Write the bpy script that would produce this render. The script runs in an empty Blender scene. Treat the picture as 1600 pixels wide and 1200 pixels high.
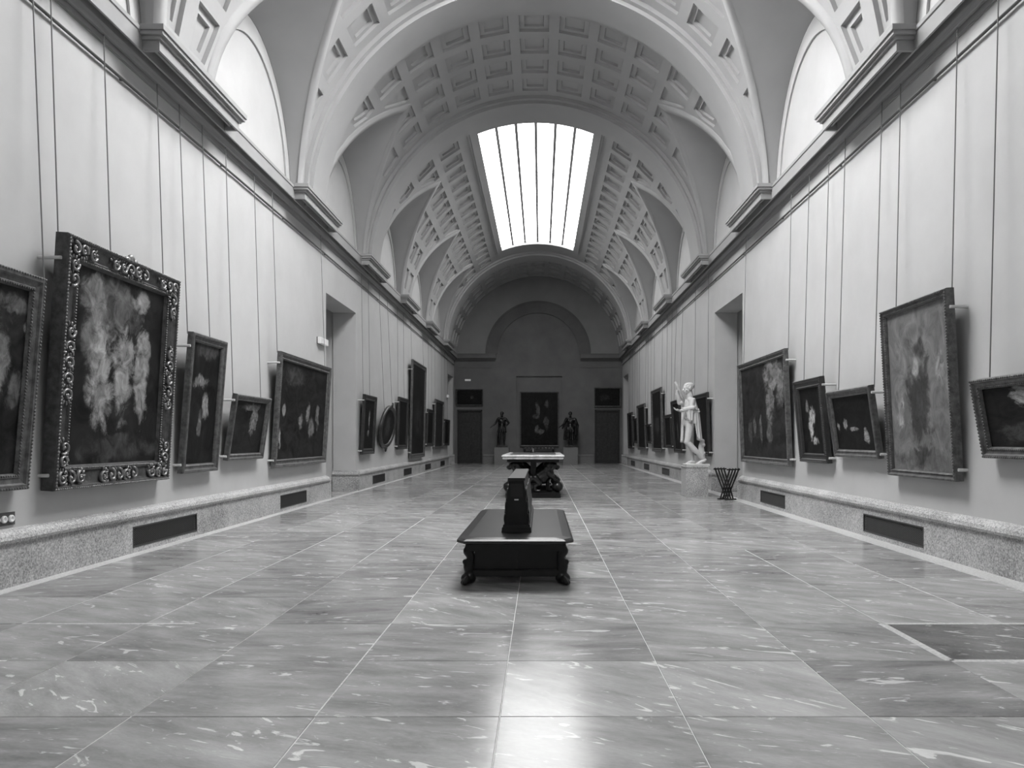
import bpy, bmesh, math, random
from math import sin, cos, pi, radians, sqrt
from mathutils import Vector, Matrix, Euler
from mathutils.geometry import delaunay_2d_cdt

random.seed(7)
SC = bpy.context.scene
COL = SC.collection

# ------------------------------------------------------------------ camera, world, light, exposure
cam_d = bpy.data.cameras.new('camera')
cam_d.sensor_width = 36.0
cam_d.lens = 1170.0 / 1600.0 * 36.0
cam_d.shift_x = -45.0 / 1600.0
cam_d.shift_y = 87.0 / 1600.0
cam_d.clip_start = 0.05
cam_d.clip_end = 200
cam = bpy.data.objects.new('camera', cam_d)
cam.location = (0.15, 0.0, 1.35)
cam.rotation_euler = (pi / 2, 0, 0)
COL.objects.link(cam)
SC.camera = cam

world = bpy.data.worlds.new('world')
SC.world = world
world.use_nodes = True
world.node_tree.nodes['Background'].inputs[0].default_value = (0.8, 0.8, 0.8, 1)
world.node_tree.nodes['Background'].inputs[1].default_value = 0.02

SKY_STRENGTH = (30.0, 7.8, 12.0)   # daylight given off by the diffusing panes of the roof windows: near, far, and an unseen one added behind the viewer for foreground light
SC.view_settings.view_transform = 'Standard'
SC.view_settings.look = 'None'
SC.view_settings.gamma = 1.0
SC.view_settings.use_curve_mapping = False
SC.view_settings.exposure = 0.0
SC.cycles.use_denoising = True
SC.cycles.max_bounces = 10
SC.cycles.diffuse_bounces = 6
SC.cycles.glossy_bounces = 4
SC.cycles.sample_clamp_indirect = 8.0
SC.cycles.caustics_reflective = False
SC.cycles.caustics_refractive = False

# ------------------------------------------------------------------ helpers: objects
def link(name, me, mat=None, parent=None, loc=None, rot=None):
    o = bpy.data.objects.new(name, me)
    COL.objects.link(o)
    if mat is not None and me is not None and not me.materials:
        me.materials.append(mat)
    if parent is not None:
        o.parent = parent
    if loc is not None:
        o.location = loc
    if rot is not None:
        o.rotation_euler = rot
    return o

def tag(o, label=None, cat=None, group=None, kind=None):
    if label: o['label'] = label
    if cat: o['category'] = cat
    if group: o['group'] = group
    if kind: o['kind'] = kind
    return o

def thing(name, label, cat, loc=(0, 0, 0), rot=(0, 0, 0), group=None):
    o = bpy.data.objects.new(name, None)
    COL.objects.link(o)
    o.empty_display_size = 0.1
    o.location = loc
    o.rotation_euler = rot
    return tag(o, label, cat, group)

def local_matrix(o):
    return Matrix.Translation(o.location) @ o.rotation_euler.to_matrix().to_4x4()

# ------------------------------------------------------------------ helpers: meshes
class MB:
    def __init__(self):
        self.bm = bmesh.new()
    def box(self, a, b, M=None):
        x0, y0, z0 = a; x1, y1, z1 = b
        vs = [self.bm.verts.new(v) for v in ((x0,y0,z0),(x1,y0,z0),(x1,y1,z0),(x0,y1,z0),(x0,y0,z1),(x1,y0,z1),(x1,y1,z1),(x0,y1,z1))]
        if M is not None:
            for v in vs: v.co = M @ v.co
        for f in ((0,3,2,1),(4,5,6,7),(0,1,5,4),(1,2,6,5),(2,3,7,6),(3,0,4,7)):
            self.bm.faces.new([vs[i] for i in f])
        return vs
    def prism(self, prof, a, b, fn):
        """closed profile [(p,q)], swept from a to b; fn(p,q,t) -> xyz"""
        r0 = [self.bm.verts.new(fn(p, q, a)) for p, q in prof]
        r1 = [self.bm.verts.new(fn(p, q, b)) for p, q in prof]
        n = len(prof)
        for i in range(n):
            j = (i + 1) % n
            self.bm.faces.new((r0[i], r0[j], r1[j], r1[i]))
        self.bm.faces.new(r0[::-1]); self.bm.faces.new(r1)
    def tube(self, pts, radii, seg=8, caps=True, closed=False):
        pts = [Vector(p) for p in pts]
        n = len(pts)
        if not hasattr(radii, '__len__'): radii = [radii] * n
        rings = []
        up = None
        for i, p in enumerate(pts):
            if closed: t = pts[(i + 1) % n] - pts[i - 1]
            elif i == 0: t = pts[1] - p
            elif i == n - 1: t = p - pts[i - 1]
            else: t = pts[i + 1] - pts[i - 1]
            t.normalize()
            if up is None:
                up = Vector((0, 0, 1)) if abs(t.z) < 0.9 else Vector((0, 1, 0))
            a = t.cross(up).normalized(); b = a.cross(t).normalized(); up = b
            rings.append([self.bm.verts.new(p + radii[i] * (cos(2*pi*k/seg) * a + sin(2*pi*k/seg) * b)) for k in range(seg)])
        m = n if closed else n - 1
        for i in range(m):
            r, s = rings[i], rings[(i + 1) % n]
            for k in range(seg):
                l = (k + 1) % seg
                self.bm.faces.new((r[k], r[l], s[l], s[k]))
        if caps and not closed:
            self.bm.faces.new(rings[0][::-1]); self.bm.faces.new(rings[-1])
    def lathe(self, prof, seg=20, c=(0, 0, 0)):
        rings = []
        for r, z in prof:
            rings.append([self.bm.verts.new((c[0] + r * cos(2*pi*k/seg), c[1] + r * sin(2*pi*k/seg), c[2] + z)) for k in range(seg)])
        for i in range(len(rings) - 1):
            for k in range(seg):
                l = (k + 1) % seg
                self.bm.faces.new((rings[i][k], rings[i][l], rings[i+1][l], rings[i+1][k]))
        self.bm.faces.new(rings[0][::-1]); self.bm.faces.new(rings[-1])
    def ball(self, mat, u, v):
        nv = self.bm.verts.new; nf = self.bm.faces.new
        top = nv(mat @ Vector((0, 0, 1))); bot = nv(mat @ Vector((0, 0, -1)))
        rows_ = []
        for j in range(1, v):
            a = pi * j / v; r = sin(a); z = cos(a)
            rows_.append([nv(mat @ Vector((r * cos(2*pi*i/u), r * sin(2*pi*i/u), z))) for i in range(u)])
        for i in range(u):
            k = (i + 1) % u
            nf((top, rows_[0][i], rows_[0][k])); nf((bot, rows_[-1][k], rows_[-1][i]))
            for p, q in zip(rows_[:-1], rows_[1:]): nf((p[i], q[i], q[k], p[k]))
    def sphere(self, c, r, M=None, u=14, v=9):
        mat = Matrix.Translation(c) @ (M.to_4x4() if M is not None else Matrix.Identity(4))
        if hasattr(r, '__len__'):
            mat = mat @ Matrix.Diagonal((r[0], r[1], r[2], 1))
        else:
            mat = mat @ Matrix.Diagonal((r, r, r, 1))
        self.ball(mat, u, v)
    def cap(self, p0, r0, p1, r1):
        """tapered capsule for the organic builder"""
        p0 = Vector(p0); p1 = Vector(p1)
        d = p1 - p0
        self.sphere(p0, r0); self.sphere(p1, r1)
        if d.length > 1e-4:
            q = d.to_track_quat('Z', 'Y').to_matrix().to_4x4()
            nv = self.bm.verts.new
            A = [nv(p0 + q.to_3x3() @ Vector((r0 * cos(2*pi*i/14), r0 * sin(2*pi*i/14), 0))) for i in range(14)]
            B = [nv(p1 + q.to_3x3() @ Vector((r1 * cos(2*pi*i/14), r1 * sin(2*pi*i/14), 0))) for i in range(14)]
            for i in range(14): self.bm.faces.new((A[i], A[(i+1) % 14], B[(i+1) % 14], B[i]))
            self.bm.faces.new(A[::-1]); self.bm.faces.new(B)
    def mesh(self, name, smooth=False, recalc=True):
        if recalc:
            bmesh.ops.recalc_face_normals(self.bm, faces=self.bm.faces)
        me = bpy.data.meshes.new(name)
        self.bm.to_mesh(me)
        self.bm.free()
        if smooth:
            for p in me.polygons: p.use_smooth = True
        return me
    def obj(self, name, mat, parent=None, smooth=False, loc=None, rot=None):
        return link(name, self.mesh(name, smooth), mat, parent, loc, rot)

def organic(mb, name, voxel, smooth_iter=4, ratio=None):
    """fuse overlapping closed shapes into one continuous skin"""
    me = mb.mesh(name + '_raw')
    o = bpy.data.objects.new('tmp', me)
    sc2 = bpy.data.scenes.new('workbench')
    sc2.collection.objects.link(o)
    m = o.modifiers.new('r', 'REMESH'); m.mode = 'VOXEL'; m.voxel_size = voxel; m.use_smooth_shade = True
    s = o.modifiers.new('s', 'SMOOTH'); s.iterations = smooth_iter; s.factor = 0.5
    if ratio:
        d = o.modifiers.new('d', 'DECIMATE'); d.ratio = ratio
    vl = sc2.view_layers[0]
    vl.update()
    dg = vl.depsgraph
    out = bpy.data.meshes.new_from_object(o.evaluated_get(dg))
    out.name = name
    bpy.data.objects.remove(o); bpy.data.meshes.remove(me); bpy.data.scenes.remove(sc2)
    for p in out.polygons: p.use_smooth = True
    return out

# ------------------------------------------------------------------ materials (all neutral greys)
def new_mat(name):
    m = bpy.data.materials.new(name)
    m.use_nodes = True
    nt = m.node_tree
    b = nt.nodes['Principled BSDF']
    return m, nt, b

def N(nt, t, **kw):
    n = nt.nodes.new(t)
    for k, v in kw.items(): setattr(n, k, v)
    return n

def math_node(nt, op, a, b=None, clamp=False):
    n = N(nt, 'ShaderNodeMath', operation=op, use_clamp=clamp)
    for i, v in enumerate((a, b)):
        if v is None: continue
        if hasattr(v, 'links') or hasattr(v, 'is_linked'): nt.links.new(v, n.inputs[i])
        else: n.inputs[i].default_value = v
    return n.outputs[0]

def noise_node(nt, vec, scale, detail=4, rough=0.55, dist=0.0):
    n = N(nt, 'ShaderNodeTexNoise')
    n.inputs['Scale'].default_value = scale; n.inputs['Detail'].default_value = detail
    n.inputs['Roughness'].default_value = rough; n.inputs['Distortion'].default_value = dist
    if vec is not None: nt.links.new(vec, n.inputs['Vector'])
    return n.outputs['Fac']

def ramp(nt, fac, stops):
    r = N(nt, 'ShaderNodeValToRGB')
    e = r.color_ramp.elements
    while len(e) < len(stops): e.new(0.5)
    for el, (p, v) in zip(e, stops):
        el.position = p; el.color = (v, v, v, 1)
    nt.links.new(fac, r.inputs[0])
    return r.outputs[0]

def bump(nt, b, h, strength, dist=0.01):
    n = N(nt, 'ShaderNodeBump')
    n.inputs['Strength'].default_value = strength; n.inputs['Distance'].default_value = dist
    nt.links.new(h, n.inputs['Height']); nt.links.new(n.outputs[0], b.inputs['Normal'])

def plain(name, v, rough=0.6, var=0.0, scale=3.0, metallic=0.0, bmp=0.0, bscale=40.0, spec=0.5, coat=0.0):
    m, nt, b = new_mat(name)
    b.inputs['Base Color'].default_value = (v, v, v, 1)
    b.inputs['Roughness'].default_value = rough
    b.inputs['Metallic'].default_value = metallic
    b.inputs['Specular IOR Level'].default_value = spec
    if coat:
        b.inputs['Coat Weight'].default_value = coat
        b.inputs['Coat Roughness'].default_value = 0.12
    tc = N(nt, 'ShaderNodeTexCoord')
    if var:
        f = noise_node(nt, tc.outputs['Object'], scale, 6, 0.6)
        nt.links.new(ramp(nt, f, [(0.3, max(0.0, v - var)), (0.7, v + var)]), b.inputs['Base Color'])
    if bmp:
        bump(nt, b, noise_node(nt, tc.outputs['Object'], bscale, 4), bmp)
    return m

M = {}
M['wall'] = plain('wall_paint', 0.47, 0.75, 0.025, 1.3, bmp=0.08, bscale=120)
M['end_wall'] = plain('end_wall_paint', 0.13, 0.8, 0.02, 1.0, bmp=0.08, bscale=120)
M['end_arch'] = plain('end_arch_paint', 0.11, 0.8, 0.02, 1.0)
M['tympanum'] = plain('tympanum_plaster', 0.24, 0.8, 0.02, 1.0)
M['vault'] = plain('vault_plaster', 0.37, 0.8, 0.02, 0.9, bmp=0.05, bscale=60)
M['cornice'] = plain('cornice_paint', 0.30, 0.7, 0.02, 1.5)
M['rail'] = plain('picture_rail_metal', 0.06, 0.5)
M['wire'] = plain('wire_steel', 0.16, 0.5)
M['peg'] = plain('spacer_metal', 0.55, 0.45)
M['grille'] = plain('grille_iron', 0.06, 0.5, metallic=0.3)
M['black'] = plain('void_black', 0.015, 0.9)
M['wood_black'] = plain('ebonised_wood', 0.006, 0.33, 0.003, 12, spec=0.3)
M['wood_seat'] = plain('polished_dark_wood', 0.010, 0.30, 0.004, 6, spec=0.4)
M['door_wood'] = plain('door_wood', 0.03, 0.5, 0.01, 8, spec=0.3)
M['bronze'] = plain('dark_bronze', 0.035, 0.3, 0.02, 9, metallic=0.7)
M['marble'] = plain('white_marble', 0.54, 0.5, 0.05, 5)
M['slab'] = plain('inlaid_marble', 0.62, 0.2, 0.18, 9)
M['club'] = plain('grey_marble', 0.42, 0.55, 0.05, 8)
M['white'] = plain('white_enamel', 0.85, 0.35)
M['lead'] = plain('glazing_bar_paint', 0.30, 0.6)
M['stool'] = plain('stool_wood', 0.012, 0.4, 0.01, 10)

# speckled granite
m, nt, b = new_mat('granite')
tc = N(nt, 'ShaderNodeTexCoord'); geo = N(nt, 'ShaderNodeNewGeometry')
f1 = noise_node(nt, geo.outputs['Position'], 55, 3, 0.7)
f2 = noise_node(nt, geo.outputs['Position'], 1.6, 3, 0.6)
s = math_node(nt, 'ADD', math_node(nt, 'MULTIPLY', f1, 0.75), math_node(nt, 'MULTIPLY', f2, 0.25))
nt.links.new(ramp(nt, s, [(0.36, 0.13), (0.5, 0.36), (0.64, 0.60)]), b.inputs['Base Color'])
b.inputs['Roughness'].default_value = 0.55
M['granite'] = m
m, nt, b = new_mat('pale_border_stone')
geo = N(nt, 'ShaderNodeNewGeometry')
f1 = noise_node(nt, geo.outputs['Position'], 40, 4, 0.7)
nt.links.new(ramp(nt, f1, [(0.35, 0.36), (0.65, 0.60)]), b.inputs['Base Color'])
b.inputs['Roughness'].default_value = 0.45
M['border'] = m
M['granite_dark'] = plain('grey_stone', 0.17, 0.6, 0.05, 30)
M['grout'] = plain('grout', 0.55, 0.7, 0.06, 20)

# polished marble paving: every slab has a tone and a vein direction of its own
PX, PY, OX, OY = 0.90, 0.92, -0.05, 3.65
def floor_mat(name, lo, hi):
    m, nt, b = new_mat(name)
    geo = N(nt, 'ShaderNodeNewGeometry')
    sep = N(nt, 'ShaderNodeSeparateXYZ'); nt.links.new(geo.outputs['Position'], sep.inputs[0])
    cx = math_node(nt, 'FLOOR', math_node(nt, 'DIVIDE', math_node(nt, 'SUBTRACT', sep.outputs[0], OX), PX))
    cy = math_node(nt, 'FLOOR', math_node(nt, 'DIVIDE', math_node(nt, 'SUBTRACT', sep.outputs[1], OY), PY))
    comb = N(nt, 'ShaderNodeCombineXYZ'); nt.links.new(cx, comb.inputs[0]); nt.links.new(cy, comb.inputs[1])
    wn = N(nt, 'ShaderNodeTexWhiteNoise', noise_dimensions='2D'); nt.links.new(comb.outputs[0], wn.inputs['Vector'])
    # shift and turn the pattern slab by slab
    off = N(nt, 'ShaderNodeVectorMath', operation='SCALE'); nt.links.new(wn.outputs['Color'], off.inputs[0]); off.inputs['Scale'].default_value = 60.0
    add = N(nt, 'ShaderNodeVectorMath', operation='ADD'); nt.links.new(geo.outputs['Position'], add.inputs[0]); nt.links.new(off.outputs[0], add.inputs[1])
    rot = N(nt, 'ShaderNodeVectorRotate', rotation_type='Z_AXIS')
    nt.links.new(add.outputs[0], rot.inputs['Vector'])
    ang = math_node(nt, 'ADD', math_node(nt, 'MULTIPLY', wn.outputs['Value'], 0.9), -0.15)
    nt.links.new(ang, rot.inputs['Angle'])
    mp = N(nt, 'ShaderNodeMapping'); mp.inputs['Scale'].default_value = (1.0, 3.2, 1.0)
    nt.links.new(rot.outputs[0], mp.inputs[0])
    v = mp.outputs[0]
    cloud = noise_node(nt, v, 1.6, 6, 0.62, 0.3)
    grain = noise_node(nt, v, 26, 5, 0.7)
    fleck = noise_node(nt, v, 3.0, 5, 0.55, 1.4)
    vein = noise_node(nt, v, 7.5, 4, 0.6, 1.6)
    tone = math_node(nt, 'MULTIPLY', math_node(nt, 'SUBTRACT', wn.outputs['Value'], 0.5), 0.13)
    base = N(nt, 'ShaderNodeMapRange'); nt.links.new(cloud, base.inputs[0])
    base.inputs[1].default_value = 0.3; base.inputs[2].default_value = 0.72; base.inputs[3].default_value = lo; base.inputs[4].default_value = hi
    g = math_node(nt, 'MULTIPLY', math_node(nt, 'SUBTRACT', grain, 0.5), 0.12)
    col = math_node(nt, 'ADD', math_node(nt, 'ADD', base.outputs[0], tone), g)
    fl = N(nt, 'ShaderNodeMapRange'); nt.links.new(fleck, fl.inputs[0])
    fl.inputs[1].default_value = 0.625; fl.inputs[2].default_value = 0.66; fl.inputs[3].default_value = 0.0; fl.inputs[4].default_value = 0.30
    ve = N(nt, 'ShaderNodeMapRange'); nt.links.new(vein, ve.inputs[0])
    ve.inputs[1].default_value = 0.64; ve.inputs[2].default_value = 0.72; ve.inputs[3].default_value = 0.0; ve.inputs[4].default_value = 0.14
    col = math_node(nt, 'ADD', col, math_node(nt, 'ADD', fl.outputs[0], ve.outputs[0]), True)
    cc = N(nt, 'ShaderNodeCombineColor')
    for i in range(3): nt.links.new(col, cc.inputs[i])
    nt.links.new(cc.outputs[0], b.inputs['Base Color'])
    rr = N(nt, 'ShaderNodeMapRange'); nt.links.new(cloud, rr.inputs[0])
    rr.inputs[3].default_value = 0.14; rr.inputs[4].default_value = 0.25
    nt.links.new(rr.outputs[0], b.inputs['Roughness'])
    b.inputs['Specular IOR Level'].default_value = 0.45
    bump(nt, b, noise_node(nt, geo.outputs['Position'], 4, 3), 0.06, 0.02)
    return m
M['tile'] = floor_mat('polished_marble', 0.20, 0.40)
M['tile_dark'] = floor_mat('polished_dark_marble', 0.08, 0.17)

for k, e in enumerate(SKY_STRENGTH):
    m, nt, b = new_mat('skylight_glass')
    nt.nodes.remove(b)
    em = N(nt, 'ShaderNodeEmission'); em.inputs[0].default_value = (1, 1, 1, 1); em.inputs[1].default_value = e
    nt.links.new(em.outputs[0], nt.nodes['Material Output'].inputs[0])
    M['pane%d' % (k + 1)] = m
m, nt, b = new_mat('lit_sign')
b.inputs['Base Color'].default_value = (0.6, 0.6, 0.6, 1)
b.inputs['Emission Color'].default_value = (1, 1, 1, 1); b.inputs['Emission Strength'].default_value = 0.12
M['sign'] = m

# ------------------------------------------------------------------ room dimensions (metres)
W = 4.77            # half width of the gallery; its axis is x = 0
Y0, Y1 = -6.5, 42.4
R, ZC = 4.60, 6.0   # barrel vault
CEN = [-6.5, -1.0, 4.5, 10.0, 15.45, 20.80, 26.3, 31.9, 37.5]     # ribs / cornice blocks
BAYS = [(a + b_) / 2 for a, b_ in zip(CEN[:-1], CEN[1:])]          # lunette axes
WL = 2.0                                                           # half width of a lunette
TH1 = radians(46); C1 = cos(TH1)
DOORS_Y = [(17.15, 19.9, 4.72), (39.5, 41.9, 4.85)]
VENTS = [(3.9, 5.5), (8.9, 10.56), (13.95, 15.5), (21.6, 23.3), (26.5, 28.1), (31.4, 33.0), (36.2, 37.8)]

# ------------------------------------------------------------------ floor
def build_floor():
    mb = MB()
    mb.box((-8.2, Y0 - 0.3, -0.2), (8.2, Y1 + 0.6, -0.0035))
    fl = mb.obj('floor', M['grout'])
    tag(fl, 'polished grey marble paving of the long gallery', 'floor', kind='structure')
    g = 0.0028
    def tile_mesh(w, h, name):
        mb = MB()
        x, y = w / 2 - g, h / 2 - g
        c = 0.002
        b0 = [mb.bm.verts.new(v) for v in ((-x, -y, -0.02), (x, -y, -0.02), (x, y, -0.02), (-x, y, -0.02))]
        b1 = [mb.bm.verts.new(v) for v in ((-x, -y, -c), (x, -y, -c), (x, y, -c), (-x, y, -c))]
        b2 = [mb.bm.verts.new(v) for v in ((-x + c, -y + c, 0), (x - c, -y + c, 0), (x - c, y - c, 0), (-x + c, y - c, 0))]
        for i in range(4):
            j = (i + 1) % 4
            mb.bm.faces.new((b0[i], b0[j], b1[j], b1[i])); mb.bm.faces.new((b1[i], b1[j], b2[j], b2[i]))
        mb.bm.faces.new(b2)
        return mb.mesh(name)
    me = tile_mesh(PX, PY, 'paving_tile'); me.materials.append(M['tile'])
    med = tile_mesh(PX, PY, 'paving_tile_dark'); med.materials.append(M['tile_dark'])
    rest = MB()
    for j in range(-11, 43):
        y = OY + (j + 0.5) * PY
        if y + PY / 2 > Y1 + 0.3: break
        for i in range(-5, 5):
            x = OX + (i + 0.5) * PX
            dz = random.uniform(-0.0008, 0.0008)
            if -2 <= j < 28:
                dark = (i, j) in ((3, 1), (4, 1), (-5, 1), (2, 7), (-3, 9), (1, -1))
                t = link('tile', med if dark and (i, j) in ((3, 1), (4, 1)) else me, None, fl, (x, y, dz))
                t.rotation_euler = (random.uniform(-.0006, .0006), random.uniform(-.0006, .0006), 0)
            else:
                a = PX / 2 - g; b_ = PY / 2 - g
                vs = [rest.bm.verts.new(v) for v in ((x-a, y-b_, dz), (x+a, y-b_, dz), (x+a, y+b_, dz), (x-a, y+b_, dz))]
                rest.bm.faces.new(vs)
    r = rest.obj('far_tiles', M['tile'], fl)
    r['kind'] = 'stuff'
    # plain slabs in the passages, pale border strips along the walls
    mb = MB()
    for s in (-1, 1):
        for a, b_, _ in DOORS_Y:
            x0, x1 = sorted((s * 4.72, s * 7.4))
            mb.box((x0, a - 0.9, -0.02), (x1, b_ + 0.12, -0.001))
    mb.obj('passage_slab', M['tile'], fl)
    for s, x_in in ((-1, 4.553), (1, 4.453)):
        ys = [Y0]
        while ys[-1] < Y1 - 2: ys.append(ys[-1] + 1.84)
        ys.append(Y1)
        for a, b_ in zip(ys[:-1], ys[1:]):
            mb = MB()
            x0, x1 = sorted((s * x_in, s * 4.72))
            mb.box((x0, a + 0.003, -0.02), (x1, b_ - 0.003, 0.0))
            mb.obj('border_strip', M['border'], fl)
    # wide repaired joints, filled with pale mortar
    def fill(x0, y0, x1, y1):
        mb = MB(); mb.box((x0, y0, -0.01), (x1, y1, 0.0016)); mb.obj('joint_fill', M['border'], fl)
    xa, xb = OX + 3 * PX, OX + 5 * PX
    ya, yb = OY + PY, OY + 2 * PY
    fill(xa - 0.03, ya, xa + 0.028, yb); fill(xa, yb - 0.022, xb, yb + 0.022); fill(xa, ya - 0.026, xb, ya + 0.022)
    fill(OX - 4 * PX, yb - 0.012, OX - 2.6 * PX, yb + 0.012); fill(OX - 5 * PX, ya - 0.010, OX - 3.4 * PX, ya + 0.010)
    for gx, g0, g1 in ((-1, 0, 2), (3, 2, 6), (-3, 3, 8), (-2, 5, 10), (-4, 2, 6), (1, 8, 13), (2, 11, 16), (-2, 14, 20)):
        fill(OX + gx * PX - 0.0045, OY + g0 * PY, OX + gx * PX + 0.0045, OY + g1 * PY)
    return fl
build_floor()

# ------------------------------------------------------------------ side walls with doorways, passages behind them
TW = 0.60
def build_side_wall(s, name):
    mb = MB()
    def bx(y0, y1, z0, z1):
        x0, x1 = sorted((s * W, s * (W + TW)))
        mb.box((x0, y0, z0), (x1, y1, z1))
    y = Y0 - 0.3
    for a, b_, h in DOORS_Y:
        bx(y, a, -0.01, 6.1); bx(a, b_, h, 6.1); y = b_
    bx(y, Y1 + 0.5, -0.01, 6.1)
    w = mb.obj(name, M['wall'])
    tag(w, 'tall pale painted picture wall on the %s of the gallery' % ('left' if s < 0 else 'right'), 'wall', kind='structure')
    for a, b_, h in DOORS_Y:
        mb = MB()
        xa, xb = s * (W + TW + 0.002), s * (W + TW + 2.0)
        t = 0.1
        def b2(p, q):
            mb.box([min(u, v) for u, v in zip(p, q)], [max(u, v) for u, v in zip(p, q)])
        ya, yb = a - 0.8, b_ + 0.05
        b2((xb, ya, -0.01), (xb + s * t, yb, 5.4)); b2((xa, ya - t, -0.01), (xb, ya, 5.4)); b2((xa, yb, -0.01), (xb, yb + t, 5.4))
        b2((xa, ya, 5.3), (xb, yb, 5.4))
        mb.obj('passage_wall', M['wall'], w)
    return w
wall_l = build_side_wall(-1, 'wall_left')
wall_r = build_side_wall(1, 'wall_right')

# ------------------------------------------------------------------ end wall (wall_back) and the wall behind the camera
def build_end_wall():
    y = Y1
    DL = (-4.58, -3.16, 3.05); DR = (3.20, 4.62, 3.05)
    mb = MB()
    t = 0.5
    mb.box((-5.4, y, -0.01), (DL[0], y + t, 3.05)); mb.box((DL[1], y, -0.01), (-1.24, y + t, 3.05))
    mb.box((1.36, y, -0.01), (DR[0], y + t, 3.05)); mb.box((DR[1], y, -0.01), (5.4, y + t, 3.05))
    mb.box((-5.4, y, 3.05), (-1.24, y + t, 4.95)); mb.box((1.36, y, 3.05), (5.4, y + t, 4.95))
    mb.box((-1.24, y + 0.14, -0.01), (1.36, y + t, 4.95))
    mb.box((-5.4, y, 4.95), (5.4, y + t, 11.2))
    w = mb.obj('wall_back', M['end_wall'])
    tag(w, 'dark painted end wall of the gallery with a shallow central niche', 'wall', kind='structure')
    # blind arch above the cornice
    for r0, r1, d in ((2.36, 2.88, 0.07), (2.88, 2.98, 0.11), (2.30, 2.38, 0.10)):
        mb = MB()
        n = 40
        prof = [(r0, 0), (r1, 0), (r1, d), (r0, d)]
        rings = []
        for k in range(n + 1):
            a = pi * k / n
            rings.append([mb.bm.verts.new((r * cos(a), y - dd, 6.22 + r * sin(a))) for r, dd in prof])
        for k in range(n):
            for i in range(4):
                j = (i + 1) % 4
                mb.bm.faces.new((rings[k][i], rings[k][j], rings[k+1][j], rings[k+1][i]))
        mb.bm.faces.new(rings[0]); mb.bm.faces.new(rings[-1][::-1])
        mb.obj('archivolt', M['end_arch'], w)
    mb = MB()
    n = 48
    ri = [mb.bm.verts.new((2.985 * cos(pi*k/n), y - 0.012, 6.22 + 2.985 * sin(pi*k/n))) for k in range(n + 1)]
    ro = [mb.bm.verts.new((4.75 * cos(pi*k/n), y - 0.012, 6.22 + 4.75 * sin(pi*k/n))) for k in range(n + 1)]
    for k in range(n): mb.bm.faces.new((ri[k], ri[k+1], ro[k+1], ro[k]))
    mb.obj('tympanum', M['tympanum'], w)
    # double doors
    for n, (x0, x1, h) in enumerate((DL, DR)):
        d = thing('door_%d' % (n + 1), 'dark wooden double door in the end wall, %s' % ('below the white sign' if n == 0 else 'right of the right bronze statue'), 'door', ((x0 + x1) / 2, y + 0.10, 0))
        d['kind'] = 'structure'
        hw = (x1 - x0) / 2
        mb = MB()
        mb.box((-hw, -0.13, 0), (-hw + 0.07, 0.05, h)); mb.box((hw - 0.07, -0.13, 0), (hw, 0.05, h)); mb.box((-hw, -0.13, h - 0.08), (hw, 0.05, h))
        mb.obj('door_frame', M['door_wood'], d)
        for sx in (-1, 1):
            mb = MB()
            a, b_ = sorted((sx * 0.006, sx * (hw - 0.08)))
            mb.box((a, 0.0, 0.01), (b_, 0.05, h - 0.09))
            lf = mb.obj('door_leaf', M['door_wood'], d)
            for z0, z1 in ((0.14, 0.72), (0.84, 1.52), (1.64, 2.3), (2.42, 2.86)):
                mb = MB()
                mb.box((a + 0.09, -0.022, z0), (b_ - 0.09, 0.0, z1)); mb.box((a + 0.14, -0.034, z0 + 0.05), (b_ - 0.14, -0.02, z1 - 0.05))
                mb.obj('door_panel', M['door_wood'], lf)
        mb = MB(); mb.sphere((0.07, -0.04, 1.05), 0.035); mb.obj('door_knob', M['bronze'], d, True)
    return w
build_end_wall()
mb = MB(); mb.box((-5.4, Y0 - 0.4, -0.01), (5.4, Y0, 11.2))
tag(mb.obj('wall_front', M['wall']), 'pale wall closing the gallery behind the viewer', 'wall', kind='structure')

# ------------------------------------------------------------------ barrel vault with lunettes, coffers and roof windows
def vp(u, y, rad=R):
    th = u / R
    return Vector((rad * cos(th), y, ZC + rad * sin(th)))
def w_of(th):
    if th > pi / 2: th = pi - th
    return max(0.0, WL * (cos(th) - C1) / (1 - C1)) if th < TH1 else 0.0

SKY_HALF = radians(21.6)
SKYS = [(8.3, 14.45), (21.75, 35.2), (-5.6, -2.0)]
BANDS = [(14.88, 16.02), (20.1, 21.4), (36.75, 38.2)]
ceil_me = None
PITCH = radians(11.2); CH = 0.335     # coffer pitch and half size
ROWS = []
def rows(a, b_, n): return [a + (b_ - a) * (k + 0.5) / n for k in range(n)]
ZONES = [(-6.0, -1.5, 5, True), (-1.1, 7.75, 9, False), (7.95, 14.78, 7, True), (16.15, 19.98, 4, False), (21.5, 36.65, 16, True), (38.3, 42.3, 4, False)]

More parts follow.
